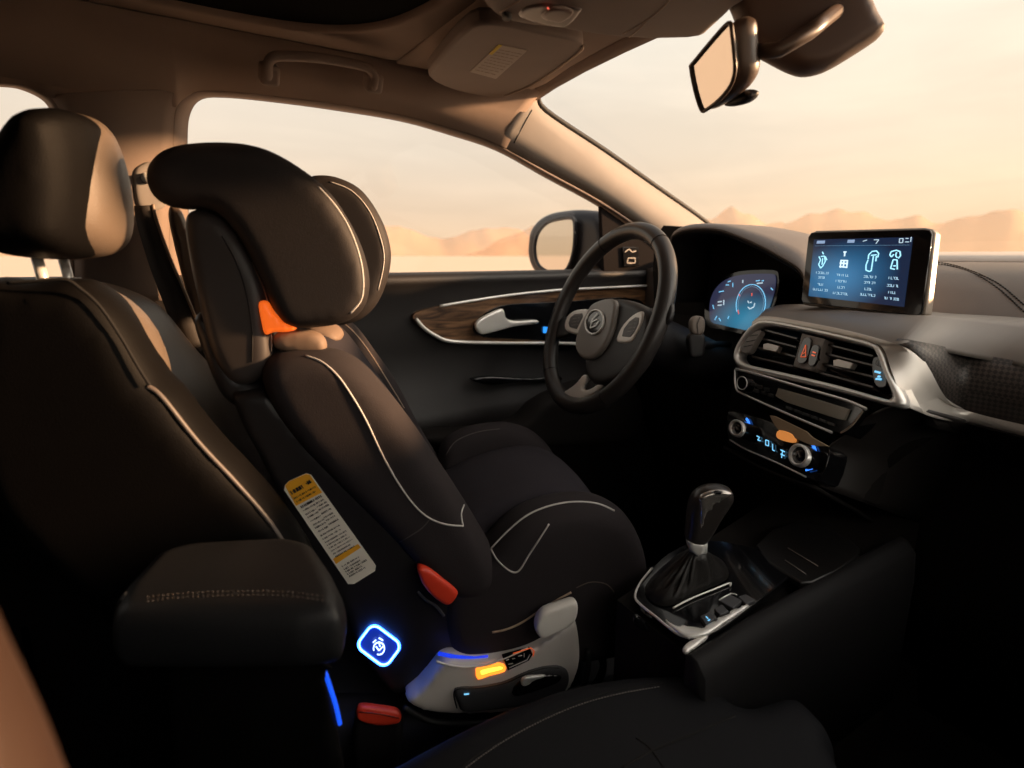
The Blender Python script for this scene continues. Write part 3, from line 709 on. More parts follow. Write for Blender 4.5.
# woven dark panel right of the sweep
cp_u = [bandX(q)+Vector((.014, 0, 0)) for q in cr([(893, 341), (908, 343), (922, 345), (938, 348), (955, 351), (985, 357), (1024, 364), (1090, 376)], 5, False)]
cp_l = [bandX(q)+Vector((.014, 0, 0)) for q in cr([(893, 346), (907, 354), (919, 370), (931, 391), (946, 406), (975, 416), (1024, 428), (1090, 442)], 5, False)]
loft('woven_panel', [cp_u, [a.lerp(b, .5)+Vector((-.006, 0, 0)) for a, b in zip(cp_u, cp_l)], cp_l], weave, dash, .003)
dk0 = cr([ST.off(-.002)(*q) for q in ((752, 324), (762, 316), (800, 321), (850, 331), (890, 342))]+[bandX(q)+Vector((.010, 0, .001)) for q in ((908, 343), (938, 348), (985, 357), (1024, 364), (1090, 376))], 4, False)
dk1 = cr([Vector(p) for p in ((1.06, .24, .895), (1.03, .17, .905), (1.0, .10, .915), (.955, .02, .915), (.935, -.06, .921), (.93, -.10, .921), (.93, -.15, .922), (.93, -.20, .922), (.93, -.26, .922), (.93, -.34, .922))], 4, False)
loft('trim_deck', [[p+Vector((-.001, 0, -.006)) for p in dk0], dk0, [a.lerp(b, .5)+Vector((0, 0, .012)) for a, b in zip(dk0, dk1)], dk1], mat('deck_grey', (.24, .215, .195), .45), dash, .003)
# under-band return
cu = [p+Vector((.05, 0, -.03)) for p in I_[38:]]
loft('lower_lip', [I_[38:], [p+Vector((.03, 0, -.004)) for p in I_[38:]], cu], darkdash, dash, .003)
# stack carcass: dark wedge behind the controls down to the console
bm = bmesh.new(); prism(bm, stk([(742, 332), (764, 322), (885, 348), (898, 398), (874, 410), (842, 434), (826, 448), (816, 484), (770, 468), (728, 444), (730, 400), (736, 360)], -.034, 2, False), -ST.n, .11)
bmo('stack_carcass', bm, darkdash, dash, False)
fa = W([(724, 446), (770, 470), (817, 486)], ST.off(-.004), 4, False, True)
fb = cr([Vector(p) for p in ((1.02, .10, .58), (.98, .03, .57), (.95, -.06, .57))], 4, False); 
loft('stack_foot', [fa, [a.lerp(b, .5)+Vector((.03, .01, -.01)) for a, b in zip(fa, fb)], fb], darkdash, dash, .005)
# sweep under the stack to the passenger side (soft dark bulge)
ga = cr([ST.off(-.01)(*q) for q in ((818, 486), (826, 450), (842, 436), (874, 412), (902, 402))], 4, False)
gb = cr([Vector(p) for p in ((1.00, -.08, .58), (1.00, -.10, .66), (.97, -.12, .72), (.92, -.15, .76), (.875, -.17, .79))], 4, False)
loft('stack_flank', [ga, [a.lerp(b, .5)+Vector((.0, .0, .0)) for a, b in zip(ga, gb)], gb], softdark := mat('flank_plastic', (.03, .026, .024), .5, bump=('leather', 700, .2)), dash, .004)

# ------- air vents
av = root('air_vent', ST(820, 365), 'twin centre air vents in a bright chrome frame', 'air vent')
vf = [(734, 352), (741, 338), (752, 325), (766, 320), (800, 326), (845, 336), (872, 343), (881, 350), (889, 372), (902, 398), (899, 406), (885, 404), (840, 392), (790, 380), (745, 370), (735, 362)]
vi = [(738, 352), (744, 340), (754, 329), (767, 325), (800, 330.5), (845, 340.5), (869, 347), (876, 353), (884, 374), (892, 393), (890, 399), (882, 398), (840, 386), (790, 374), (748, 364.5), (739, 359)]
a = stk(vf, 0, 4); b = stk(vi, 0, 4); m_ = [p.lerp(q, .5)+NST*.004 for p, q in zip(a, b)]
loft('chrome_frame', [[p-NST*.012 for p in a], a, m_, b, [p-NST*.02 for p in b]], chrome, av, .0015, True)
bm = bmesh.new(); prism(bm, stk(vi, -.022, 4), -NST, .01); bmo('vent_recess', bm, gloss, av)
def slat(x0, y0, x1, y1, o=-.010):
    A, B = ST.off(o)(x0, y0), ST.off(o)(x1, y1); t = (B-A).normalized(); up = NST.cross(t)
    up = up if up.z > 0 else -up
    bm = bmesh.new(); R = []
    for p in (A, B): R.append([bm.verts.new(p+q) for q in (NST*.0+up*.0012, NST*.0-up*.0012, -NST*.014-up*.0035, -NST*.014-up*.001)])
    for k in range(4): bm.faces.new((R[0][k], R[0][(k+1) % 4], R[1][(k+1) % 4], R[1][k]))
    bm.faces.new(R[0]); bm.faces.new(R[1])
    bmo('slat', bm, mat('slat_plastic', (.10, .085, .075), .3), av, False)
for x0, y0, x1, y1 in ((765, 330, 797, 338.5), (761, 338, 796, 347), (757, 347, 795, 356.5), (752, 356, 793, 366), (828, 344.5, 873, 356), (824, 353, 876, 366), (820, 363, 874, 377), (818, 372, 873, 387)):
    slat(x0, y0, x1, y1)
for q in ([(763, 344), (768, 343), (779, 346), (776, 352), (763, 349)], [(833, 360), (838, 359), (853, 363), (850, 369), (833, 366)]):
    slab('vent_tab', stk(q, .000, 1, False), -NST, .008, lightmet := mat('tab_metal', (.5, .46, .42), .35, metal=.7), av, .0008)
slab('vent_wheel', stk([(741, 351), (745, 341), (754, 332), (761, 331), (756, 340), (749, 352)], .0, 3), -NST, .01, greyplas, av, .001)
marks('wheel_ridge', ST.off(.0), [[(746, 342), (756, 340)], [(744, 347), (753, 345)], [(750, 336), (758, 335)]], .0012, seam, av)
dv = slab('vent_divider', stk([(802, 333), (825, 339), (816, 368), (811, 370), (793, 366)], -.002, 2, False), -NST, .018, greyplas, av, .001)
hz = slab('hazard_switch', stk([(803, 339), (811, 340), (806, 361), (797, 361)], .001, 3), -NST, .006, gloss, av, .0008)
marks('hazard_symbol', ST.off(.0015), [[(801, 357), (806, 357), (806, 345), (801, 357)], [(803, 354), (806, 352)]], .0013, mat('hazard_red', (.7, .10, .03), .4, emit=(1, .16, .05), es=.45), hz)
b2 = slab('lock_switch', stk([(812, 346), (819, 347), (815, 364), (808, 364)], .001, 3), -NST, .006, gloss, av, .0008)
marks('lock_symbol', ST.off(.0015), [[(813, 352), (816, 353)], [(812, 355), (815, 356)]], .0018, mat('switch_red', (.7, .1, .03), .4, emit=(1, .18, .08), es=.7), b2)
fk = slab('fan_dial', stk([(873, 358), (881, 358), (886, 372), (886, 386), (876, 386), (872, 372)], -.006, 3), -NST, .01, gloss, av, .001)
marks('fan_symbol', ST.off(-.005), [circ(879, 363, 2.5, 3)], .0008, greyplas, fk)
marks('fan_light', ST.off(-.005), [[(875, 371.5), (881, 373)], [(876, 379), (882, 379.5)], [(878, 376.5), (881, 377)]], .0026, cyan_e, fk)

# ------- radio panel
rd = root('radio_panel', ST(800, 400), 'slim gloss-black radio panel with chrome edging below the vents', 'radio panel')
ro = [(735, 369), (738, 367), (800, 386), (845, 399), (864, 409), (852, 424), (842, 433), (830, 431), (790, 414), (745, 394), (736, 388)]
slab('panel_face', stk(ro, .0, 2, False), -NST, .03, gloss, rd, .001)
tube('chrome_edge', stk([(736, 369), (760, 375), (800, 387), (845, 400), (866, 409)], .002, 4, True, False), .0022, chrome, rd, 8)
tube('chrome_edge', stk([(735, 370), (736, 388), (745, 395), (790, 415), (832, 432.5)], .002, 4, True, False), .0018, chrome, rd, 8)
tube('chrome_edge', stk([(863, 411), (852, 425), (841, 433)], .002, 4, True, False), .0013, tanpipe, rd, 8)
slab('disc_display', stk([(778, 388), (800, 394), (849, 409), (844, 420), (838, 419), (785, 402), (775, 396)], .003, 2, False), -NST, .004, mat('smoked_display', (.36, .33, .27), .2), rd, .0008)
kn = slab('volume_knob', stk(circ(742, 383, 5, 6.5), .008, 1, False), -NST, .012, gloss, rd, .0015)
tube('knob_ring', stk(circ(742, 383, 5, 6.5), .008, 1, False), .0009, chrome, kn, 6, True)
for i, (x, y) in enumerate(((753, 384), (759, 386.5), (766, 389), (756, 390.5), (763, 392.5), (770, 395))):
    slab('radio_button', stk([(x-2.4, y-2), (x+2.4, y-1.2), (x+2.2, y+2.4), (x-2.6, y+1.4)], .003, 1, False), -NST, .004, mat('button_black', (.02, .019, .018), .4), rd, .0006)
for i in range(6):
    x = 789+i*8.4; y = 408+i*3.1
    slab('preset_button', stk([(x-3.4, y-2.3), (x+3.2, y-.1), (x+2.8, y+2.6), (x-3.8, y+.4)], .003, 1, False), -NST, .004, mat('button_black', (.02, .019, .018), .4), rd, .0006)

# ------- climate panel
cl = root('climate_panel', ST(780, 440), 'climate control panel with two chrome-ringed knobs and blue lights', 'climate panel')
slab('panel_face', stk([(727, 416), (733, 411), (765, 420), (806, 437), (826, 447), (829, 455), (820, 480), (808, 478), (760, 458), (730, 442)], .0, 2), -NST, .03, gloss, cl, .001)
tube('chrome_edge', stk([(730, 440), (745, 449), (775, 462), (806, 477)], .002, 4, True, False), .0014, chrome, cl, 8)
slab('climate_display', stk([(769, 415), (775, 416), (806, 431), (812, 437), (828, 446), (812, 446), (790, 436), (780, 432), (774, 425)], .003, 1, False), -NST, .004, mat('display_tan', (.50, .37, .24), .25), cl, .0008)
slab('display_glow', stk([(779, 430), (792, 434), (794, 442), (781, 440), (776, 436)], .0036, 3), -NST, .004, mat('display_amber', (.6, .25, .06), .3, emit=(1, .35, .08), es=.5), cl, .0008)
for (x, y, r) in ((736, 428, 7.5), (798, 455, 10)):
    kr = slab('temperature_knob', stk(circ(x+2.5, y+.5, r*1.0, r*1.18, 28), .016, 1, False), -NST, .018, gloss, cl, .0015)
    c = stk(circ(x, y, r, r*1.15, 28), .020, 1, False); cin = stk(circ(x, y, r*.74, r*.86, 28), .021, 1, False)
    loft('knob_ring', [[p-NST*.006 for p in c], c, [p.lerp(q, .5)+NST*.001 for p, q in zip(c, cin)], cin, [p-NST*.003 for p in cin]], chrome, kr, 0, True)
    bm = bmesh.new(); prism(bm, stk(circ(x, y, r*.75, r*.87, 28), .0185, 1, False), -NST, .004); bmo('knob_face', bm, gloss, kr)
    marks('knob_symbol', ST.off(.019), [[(x-r*.25, y+r*.2), (x, y-r*.3), (x+r*.2, y+r*.25)]], .0009, greyplas, kr)
bl2 = mat('panel_blue', (.02, .1, .6), .4, emit=(.05, .25, 1), es=1.5)
marks('blue_symbols', ST.off(.002), [[(757, 436), (760, 437.6), (758, 440), (761, 441)], [(766, 440), (769, 441), (769, 446), (766, 445), (766, 440)], [(773, 444), (773, 450), (775, 451)], [(781, 450), (785, 452)], [(781, 454), (785, 456)], [(783, 450), (782, 458)], [(749, 434), (751, 437)]], .0016, cyan_e, cl)
marks_each('knob_glow', ST.off(.002), [circ(740, 427, 10, 11, 8, 0, -50, 40), circ(803, 454, 13, 14.5, 10, 0, -50, 70)], .004, bl2, cl)
marks('blue_light', ST.off(.003), [[(806, 470), (813, 468)]], .004, bl2, cl)

# ------- infotainment screen
SN = Vector((-math.sin(math.radians(82))*.985, math.cos(math.radians(82))*.985, .17)).normalized()
SP = Pl(PY(0)(868, 270)+Vector((.0, 0, 0)), SN)
iscr = root('infotainment_screen', SP(862, 316), 'tablet-like touchscreen with four icons on top of the dashboard', 'screen')
so = [(808, 237), (811, 232.5), (816, 232), (924, 229), (930, 230), (932, 234), (922, 312), (918, 316), (912, 315.5), (803, 303), (801, 300)]
slab('screen_bezel', W(so, SP, 1, True, False), -SN, .004, gloss, iscr, .0015, 3)
body = slab('screen_back', W([(809, 234), (816, 230.5), (924, 227.5), (932, 229), (935, 233), (926, 314), (920, 318), (912, 317), (802, 304.5)], SP.off(-.0035), 1, True, False), -SN, .016, mat('screen_champagne', (.26, .22, .18), .4, metal=.2), iscr, .003, 3)
slab('screen_foot', W([(845, 300), (885, 305), (880, 330), (850, 324)], SP.off(-.014), 1, True, False), -SN, .02, blackplas, iscr, .002)
dsp = slab('display', W([(814, 239.5), (913, 237), (904, 307), (808.5, 296)], SP.off(.0006), 1, True, False), -SN, .001, screen_mat('main_screen', (.012, .022, .055), (.035, .22, .46), .95, (.62, .34)), iscr, 0)
DM = SP.off(.0009)
def T(u, v):     # display coordinates 0..1 -> pixel
    a = Vector((814, 239.5)).lerp(Vector((913, 237)), u); b = Vector((808.5, 296)).lerp(Vector((904, 307)), u); return tuple(a.lerp(b, v))
marks('status_bar', DM, [[T(.02, .115), T(.98, .115)]], .00025, dim_e, iscr)
marks_each('status_icon', DM, [[T(.035, .05), T(.115, .05)], [T(.345, .045), T(.415, .045)]], .0045, mat('status_blue', (.2, .3, .5), .4, emit=(.35, .5, .75), es=.7), iscr)
marks_each('status_icon', DM, [[T(.50, .05), T(.54, .03)], [T(.61, .03), T(.66, .03), T(.635, .09)], [T(.87, .02), T(.905, .02), T(.905, .08), T(.87, .08), T(.87, .02)], [T(.93, .02), T(.96, .02)], [T(.93, .07), T(.97, .07)], [T(.985, .07), T(.985, .0)]], .0010, pale_e, iscr)
def icon(nm, strokes, w=.0012, m=None): marks(nm, DM, [[T(*p) for p in s] for s in strokes], w*1.35, m or mat('icon_blue', (.2, .4, .5), .4, emit=(.40, .85, 1.0), es=1.25), iscr)
# icon 1: figure seated with straps
icon('screen_icon', [[(.10, .22), (.115, .26)], [(.07, .30), (.09, .36), (.075, .44), (.10, .50)], [(.09, .30), (.125, .29), (.14, .38), (.12, .46)], [(.11, .33), (.11, .44)], [(.135, .30), (.155, .36)], [(.10, .50), (.12, .46)]])
# icon 2: standing figure with a broad box
icon('screen_icon', [[(.315, .22), (.345, .22)], [(.33, .22), (.33, .29)], [(.30, .36), (.36, .36)], [(.29, .40), (.37, .41)], [(.29, .46), (.37, .47)], [(.30, .35), (.30, .48)], [(.33, .36), (.33, .47)], [(.365, .35), (.365, .48)]], .0016, mat('icon_white', (.3, .4, .5), .4, emit=(.7, .9, 1.0), es=1.1))
# icon 3: child seat side view
icon('screen_icon', [[(.60, .22), (.575, .26), (.575, .33)], [(.60, .21), (.65, .20), (.675, .24), (.67, .30)], [(.60, .27), (.655, .26)], [(.625, .28), (.62, .50)], [(.575, .34), (.56, .42), (.565, .50), (.60, .52), (.625, .50)], [(.655, .28), (.655, .36)]])
# icon 4: seat from the front
icon('screen_icon', [[(.79, .26), (.80, .21), (.85, .19), (.89, .21), (.90, .27), (.88, .31)], [(.79, .26), (.81, .29), (.83, .25)], [(.855, .22), (.85, .27), (.87, .30)], [(.83, .33), (.815, .46), (.86, .47)], [(.83, .33), (.87, .33), (.885, .47)], [(.84, .42), (.865, .42)]])
rr = random.Random(5); tx = []
for u0, rows in ((.12, (.58, .66, .78, .87)), (.33, (.60, .70, .80, .90)), (.61, (.60, .69, .79, .88)), (.86, (.60, .71, .81, .90))):
    for k, v in enumerate(rows):
        hw = rr.choice((.035, .05, .06)) if k != 2 else .035
        if k == 3: hw = .075
        s = u0-hw
        while s < u0+hw:
            wv = rr.uniform(.008, .018); c = rr.random()
            tx.append([(s, v-.018), (s, v+.018)] if c < .5 else [(s, v-.015), (s+wv, v-.015), (s+wv, v+.015)])
            if rr.random() < .6: tx.append([(s, v+.016), (s+wv, v+.016)])
            s += wv+.006
marks('caption_text', DM, [[T(*p) for p in s] for s in tx], .0007, mat('caption_blue', (.2, .3, .4), .4, emit=(.45, .72, .9), es=.8), iscr)

# ================================================================== STEERING WHEEL
WN = Vector((-math.cos(.39)*math.cos(.2), math.cos(.39)*math.sin(.2), math.sin(.39))).normalized()
WC = PY(.38)(601.6, 318)
WP = Pl(WC, WN)
sw_ = root('steering_wheel', WC, 'black leather steering wheel with satin spokes and round badge', 'steering wheel')
ux = WN.cross(Vector((0, 0, 1))).normalized(); uy = ux.cross(WN).normalized(); uy = uy if uy.z > 0 else -uy
def ringpts(R, n=96, off=0): return [WC+WN*off+(ux*math.cos(2*math.pi*i/n)+uy*math.sin(2*math.pi*i/n))*R for i in range(n)]
rimo = tube('wheel_rim', ringpts(.174), .0158, mat('wheel_leather', (.03, .026, .024), .36, bump=('leather', 500, .2)), sw_, 18, True, flat=1.0)
for a in (58, 122, -50, 230):
    a = math.radians(a); c = WC+(ux*math.cos(a)+uy*math.sin(a))*.174; d = (ux*math.cos(a)+uy*math.sin(a)); 
    tube('rim_seam', [c+(d*math.cos(t)+WN*math.sin(t))*.0160 for t in [2*math.pi*k/18 for k in range(18)]], .0008, seam, rimo, 5, True)
airbag = softp('airbag_cover', [(590, 303), (603, 298), (622, 297), (640, 303), (650, 314), (648, 335), (640, 355), (628, 372), (612, 382), (596, 386), (585, 378), (582, 362), (580, 335), (583, 315)], WP.off(.012), -.035, mat('hub_black', (.02, .017, .016), .5, bump=('leather', 500, .2)), sw_, .012, .004, 4)
shield = softp('emblem_shield', [(586, 312), (592, 303), (606, 298), (615, 301), (613, 318), (609, 334), (600, 350), (590, 358), (580, 357), (575, 349), (575, 338), (580, 324)], WP.off(.022), -.014, mat('shield_grey', (.26, .24, .22), .35), sw_, .004, .0028, 3)
ec = (594.5, 322)
E1 = WP.off(.0235)
c = [E1(*p) for p in circ(ec[0], ec[1], 8.8, 12.2, 28, .25)]
bg_ = slab('badge', c, -WN, .003, gloss, sw_, .0005)
tube('badge_ring', [E1.off(.0012)(*p) for p in circ(ec[0], ec[1], 8.8, 12.2, 32, .25)], .0018, chrome, bg_, 8, True)
marks('badge_symbol', E1.off(.001), [[(590.5, 328), (593, 319), (598, 314)], [(590.5, 328), (596, 326), (599, 321)], [(592.5, 322), (597.5, 319.5)]], .0022, chrome, bg_, h=.001)
for pts, nm in (([(564, 325), (567, 316), (574, 310), (586, 308.5), (587, 314), (581, 326), (577, 334), (566, 331)], 'button_pod'), ([(616, 342), (619, 330), (628, 318), (638, 311), (643, 312), (642, 322), (635, 336), (629, 343)], 'button_pod')):
    pod = softp(nm, pts, WP.off(.014), -.012, mat('pod_silver', (.75, .71, .66), .4, metal=.3), sw_, .003, .0022, 2)
    cxp = sum(p[0] for p in pts)/len(pts); cyp = sum(p[1] for p in pts)/len(pts)
    slab('button_face', [WP.off(.0150)(cxp+(p[0]-cxp)*.62, cyp+(p[1]-cyp)*.62) for p in pts], -WN, .003, mat('button_grey', (.10, .09, .085), .4), pod, .0006)
    st = []
    for k in range(4):
        yy = cyp-5+k*3.3; st.append([(cxp-3.5+1.2*(3-k)*.5, yy), (cxp+.5+1.2*(3-k)*.5, yy-.6)]); st.append([(cxp+2+1.2*(3-k)*.4, yy-.8), (cxp+3.6+1.2*(3-k)*.4, yy-1)])
    marks('button_print', WP.off(.0153), st, .0009, greyplas, pod)
# horizontal spokes behind the pods
softp('spoke', [(553, 325), (566, 315), (590, 310), (590, 335), (575, 334), (553, 338)], WP.off(.002), -.012, blackplas, sw_, .004, .004, 3)
softp('spoke', [(640, 312), (655, 306), (670, 300), (668, 320), (650, 330), (636, 338)], WP.off(.002), -.012, blackplas, sw_, .004, .004, 3)
# lower V spoke, silver
softp('spoke', [(556, 401), (558, 395), (574, 384), (583, 374), (587, 377), (582, 388), (590, 388), (606, 378), (608, 381), (594, 393), (576, 403), (562, 407)], WP.off(.006), -.010, alum, sw_, .003, .0026, 2)
slab('steering_column', [WC-WN*.04+(ux*math.cos(a)+uy*math.sin(a))*.05 for a in [2*math.pi*k/24 for k in range(24)]], -WN, .28, blackplas, sw_, .006)

# ================================================================== SEATS
YAW = math.radians(-20)
SF = Vector((math.cos(YAW), math.sin(YAW), 0)); SL = Vector((-math.sin(YAW), math.cos(YAW), 0)); SO = Vector((.35, .16, 0))
def S(v): return Pl(SO+SL*v, SL)
def loc(x, y, v):          # pixel on plane v -> (u, z)
    w = S(v)(x, y)-SO; return (w.dot(SF), w.z)
def wl(u, v, z): return SO+SF*u+SL*v+Vector((0, 0, z))
def uz(pts, v, n=4): return [wl(p[0], v, p[1]) for p in cr(pts, n)]
def mid(pts, v, thick, grow=.003, n=4):
    P = W(pts, S(v+thick/2), n); P = inset(P, SL, -grow) if grow else P
    return [p-SL*(thick/2) for p in P]
# ------- driver seat
ds = root('driver_seat', wl(-.2, .2, .05), 'black leather driver seat with headrest behind the child seat', 'car seat')
side = [(-40, 290), (-6, 282), (30, 281), (60, 279), (78, 285), (98, 300), (120, 328), (138, 360), (152, 384), (166, 396), (200, 440), (240, 482), (275, 522), (310, 575), (330, 640), (300, 700), (180, 700), (60, 600), (-40, 480)]
sv0 = -.075
bm = bmesh.new(); P = W(side, S(sv0), 4)
prism(bm, P, SL, .085, .022, 6)
soft('seat_side', bm, leather, ds, .008, 5)
# padded front of the backrest, profile shared across the width (local u, z)
prof = [loc(x, y, sv0) for x, y in ((30, 279), (60, 275), (84, 281), (104, 296), (126, 325), (146, 358), (160, 384), (185, 412), (225, 450), (262, 495), (300, 560), (290, 640), (200, 600), (120, 500), (60, 380))]
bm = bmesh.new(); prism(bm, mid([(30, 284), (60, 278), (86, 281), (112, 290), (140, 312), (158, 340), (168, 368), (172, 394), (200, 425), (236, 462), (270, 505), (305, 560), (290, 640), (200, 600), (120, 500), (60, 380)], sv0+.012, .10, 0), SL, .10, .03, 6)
nb = soft('front_bolster', bm, sunlit_lea, ds, .008, 6)
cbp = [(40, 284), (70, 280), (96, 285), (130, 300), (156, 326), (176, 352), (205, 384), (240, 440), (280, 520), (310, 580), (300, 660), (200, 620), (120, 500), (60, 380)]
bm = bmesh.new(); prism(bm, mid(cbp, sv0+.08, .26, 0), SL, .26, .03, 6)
cb = soft('backrest', bm, sunlit_lea, ds, .009, 6)
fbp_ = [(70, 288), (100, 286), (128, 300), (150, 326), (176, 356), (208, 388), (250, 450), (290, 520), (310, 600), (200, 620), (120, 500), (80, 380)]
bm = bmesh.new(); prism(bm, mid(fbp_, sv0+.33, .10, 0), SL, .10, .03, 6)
soft('front_bolster', bm, sunlit_lea, ds, .009, 6)
tube('piping', [p-SL*.001 for p in W([(8, 283), (40, 281), (66, 280), (80, 288), (100, 306), (120, 335), (138, 366), (150, 385)], S(sv0+.004), 5, False)], .0016, seam, ds, 6)
tube('piping', [p-SL*.002 for p in W([(148, 386), (162, 396), (198, 441), (238, 484), (272, 524), (300, 570)], S(sv0+.012), 5, False)], .0028, mat('edge_piping', (.12, .10, .09), .4), ds, 6)
stitches('stitching', nb, [(84, 292), (102, 312), (120, 342), (134, 370)], stitch, nb, 3, .0005)
# headrest
hrt = [(-1, 200), (3, 180), (14, 152), (28, 128), (42, 114), (56, 108), (72, 109), (88, 113), (102, 121), (114, 138), (124, 165), (130, 195), (131, 225), (127, 245), (112, 258), (88, 263), (60, 263), (30, 262), (8, 256), (-1, 240)]
hpl = Pl(wl(-.41, sv0+.05, 1.05), (math.sin(math.radians(35)), math.cos(math.radians(35)), 0))
u_side = [(-4, 215), (-1, 185), (10, 155), (24, 130), (38, 115), (54, 109), (72, 109), (88, 113), (100, 121), (106, 138), (110, 165), (111, 195), (110, 225), (106, 248), (98, 259), (70, 263), (40, 262), (14, 258), (-2, 245)]
def SH(v): return Pl(wl(0, sv0+v, 0), SL)
bm = bmesh.new(); prism(bm, mid(u_side, sv0+.0, .15, -.003), SL, .15, .03, 8)
hb_ = soft('headrest', bm, leather, ds, .0065, 6)
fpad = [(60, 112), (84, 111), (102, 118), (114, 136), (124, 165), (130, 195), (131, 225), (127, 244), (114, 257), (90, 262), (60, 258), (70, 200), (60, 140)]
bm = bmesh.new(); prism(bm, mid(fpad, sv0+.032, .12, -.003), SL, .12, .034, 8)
soft('headrest_front', bm, sunlit_lea, hb_, .0065, 6)
for (x0, y0, x1, y1, v) in ((36, 255, 48, 290, .09), (62, 255, 72, 284, .15)):
    o = tube('headrest_post', [SH(v)(x0, y0), SH(v)(x1, y1)+Vector((0, 0, -.02))], .0052, chrome, hb_, 12)
    c = SH(v)(x1-1, y1-2); bm = bmesh.new(); bmesh.ops.create_cone(bm, cap_ends=True, segments=20, radius1=.012, radius2=.010, depth=.010, matrix=Matrix.Translation(c)); bmo('post_collar', bm, greyplas, hb_, True, 40)
bm = bmesh.new(); q = wl(-.43, sv0+.14, .985)
# seat cushion
cu = [(-.30, .22), (-.29, .38), (-.13, .365), (.06, .318), (.15, .325), (.25, .34), (.29, .325), (.295, .26), (.25, .2), (-.2, .16)]
for nm, v0, w_, dz in (('cushion_bolster', .0, .08, .004), ('seat_cushion', .06, .27, 0), ('cushion_bolster', .32, .11, .02)):
    bm = bmesh.new(); prism(bm, [wl(u, v0, z+dz) for u, z in cr(cu, 4)], SL, w_, .03, 6); soft(nm, bm, mat('seat_cushion_leather', (.03, .03, .034), .55, bump=('leather', 900, .2), spec=.3), ds, .01, 5)
bm = bmesh.new(); prism(bm, [wl(u, .02, z) for u, z in ((-.25, .03), (.22, .03), (.22, .21), (-.25, .21))], SL, .36); bmo('seat_base', bm, carpet, ds, False)

# ------- seat belt of the driver seat
sb = root('seat_belt', PY(.645)(152, 190), 'dark seat belt hanging from its guide on the door pillar', 'seat belt')
g1 = PY(.640)
softp('belt_guide_or_glow', [(132, 172), (140, 163), (150, 160), (164, 163), (172, 180), (170, 200), (158, 211), (142, 212), (134, 200)], g1, .022, greyplas, sb, .006, .003, 4)
tube('guide_bolt', [PY(.634)(147, 178), PY(.645)(147, 178)], .008, chrome, sb, 16)
bt = [((134, 206), (153, 205)), ((137, 225), (157, 222)), ((148, 262), (170, 258)), ((162, 300), (186, 295)), ((180, 345), (204, 338)), ((200, 390), (222, 382)), ((215, 420), (238, 412))]
ls = [PY(.635-.02*i)(*a) for i, (a, b) in enumerate(bt)]; rs = [PY(.630-.02*i)(*b) for i, (a, b) in enumerate(bt)]
loft('belt_webbing', [cr(ls, 4, False), [p.lerp(q, .5)+Vector((.001, -.003, 0)) for p, q in zip(cr(ls, 4, False), cr(rs, 4, False))], cr(rs, 4, False)], webbing, sb, .0015)
tube('belt_edge', cr(rs, 4, False), .0025, tanpipe, sb, 6)
# belt height adjuster shroud next to it
softp('belt_shroud', [(172, 204), (182, 210), (190, 232), (196, 262), (206, 300), (204, 320), (192, 318), (184, 285), (174, 245), (168, 215)], PY(.60), .02, mat('shroud_brown', (.16, .11, .08), .3), sb, .006, .004, 3)

# ================================================================== CHILD SEAT
cs = root('child_car_seat', wl(.02, .15, .35), 'dark grey child car seat with side wings and grey base on the driver seat', 'child seat')
csplas = mat('shell_black', (.016, .014, .015), .45, bump=('noise', 900, .1))
vinyl = mat('wing_fabric', (.020, .016, .016), .65, bump=('noise', 800, .3), spec=.35)
# near headrest wing
wing = [(152, 186), (151, 172), (160, 158), (176, 149), (205, 145), (242, 146), (270, 153), (300, 170), (328, 193), (348, 222), (362, 252), (368, 280), (365, 302), (354, 316), (335, 323), (308, 326), (290, 325), (276, 308), (266, 285), (252, 256), (238, 232), (222, 214), (205, 208), (186, 208), (168, 204), (158, 197)]
bm = bmesh.new(); prism(bm, mid(wing, .0, .055, .0022), SL, .055, .016, 8)
hwn = soft('headrest_wing', bm, vinyl, cs, .005, 5)
surf_line('wing_piping', hwn, [(318, 187), (333, 203), (348, 226), (359, 255), (363, 280), (361, 300), (350, 313)], .0013, piping, hwn, .0002)  # piping, with the wing's rim highlight drawn into it
# far headrest wing
fw_ = [(300, 205), (306, 182), (322, 177), (342, 181), (362, 193), (380, 220), (389, 248), (388, 270), (380, 295), (368, 312), (352, 321), (330, 322), (312, 300)]
bm = bmesh.new(); prism(bm, mid(fw_, .25, .05), SL, .05, .016, 8)
fwn = soft('headrest_wing', bm, vinyl, cs, .005, 5)
surf_line('wing_piping', fwn, [(330, 182), (352, 191), (370, 212), (381, 240), (384, 262), (378, 290)], .0011, piping, fwn, .0002)
# headrest back pad joining the wings
hp = [loc(x, y, 0) for x, y in ((190, 165), (240, 160), (280, 180), (300, 215), (316, 260), (318, 300), (290, 318), (262, 280), (235, 235), (205, 205))]
bm = bmesh.new(); prism(bm, [wl(u-.01, .04, z) for u, z in cr(hp, 4)], SL, .23, .02, 6)
soft('headrest_pad', bm, fabric2, cs, .007, 5)
# headrest carrier / back frame
car = [(190, 222), (198, 212), (214, 214), (232, 226), (248, 248), (260, 272), (268, 300), (271, 335), (272, 360), (262, 376), (244, 382), (228, 372), (214, 345), (204, 305), (195, 262)]
bm = bmesh.new(); prism(bm, mid(car, .012, .05), SL, .05, .012, 8)
cf = soft('back_frame', bm, mat('frame_vinyl', (.038, .031, .029), .5), cs, .005, 4)
surf_line('frame_seam', cf, [(222, 236), (236, 262), (246, 292), (252, 330), (252, 362)], .0008, seam, cf, .0001)
surf_line('frame_edge', cf, [(252, 262), (262, 285), (268, 305), (271, 335), (271, 352)], .0010, tanpipe, cf, .0003)
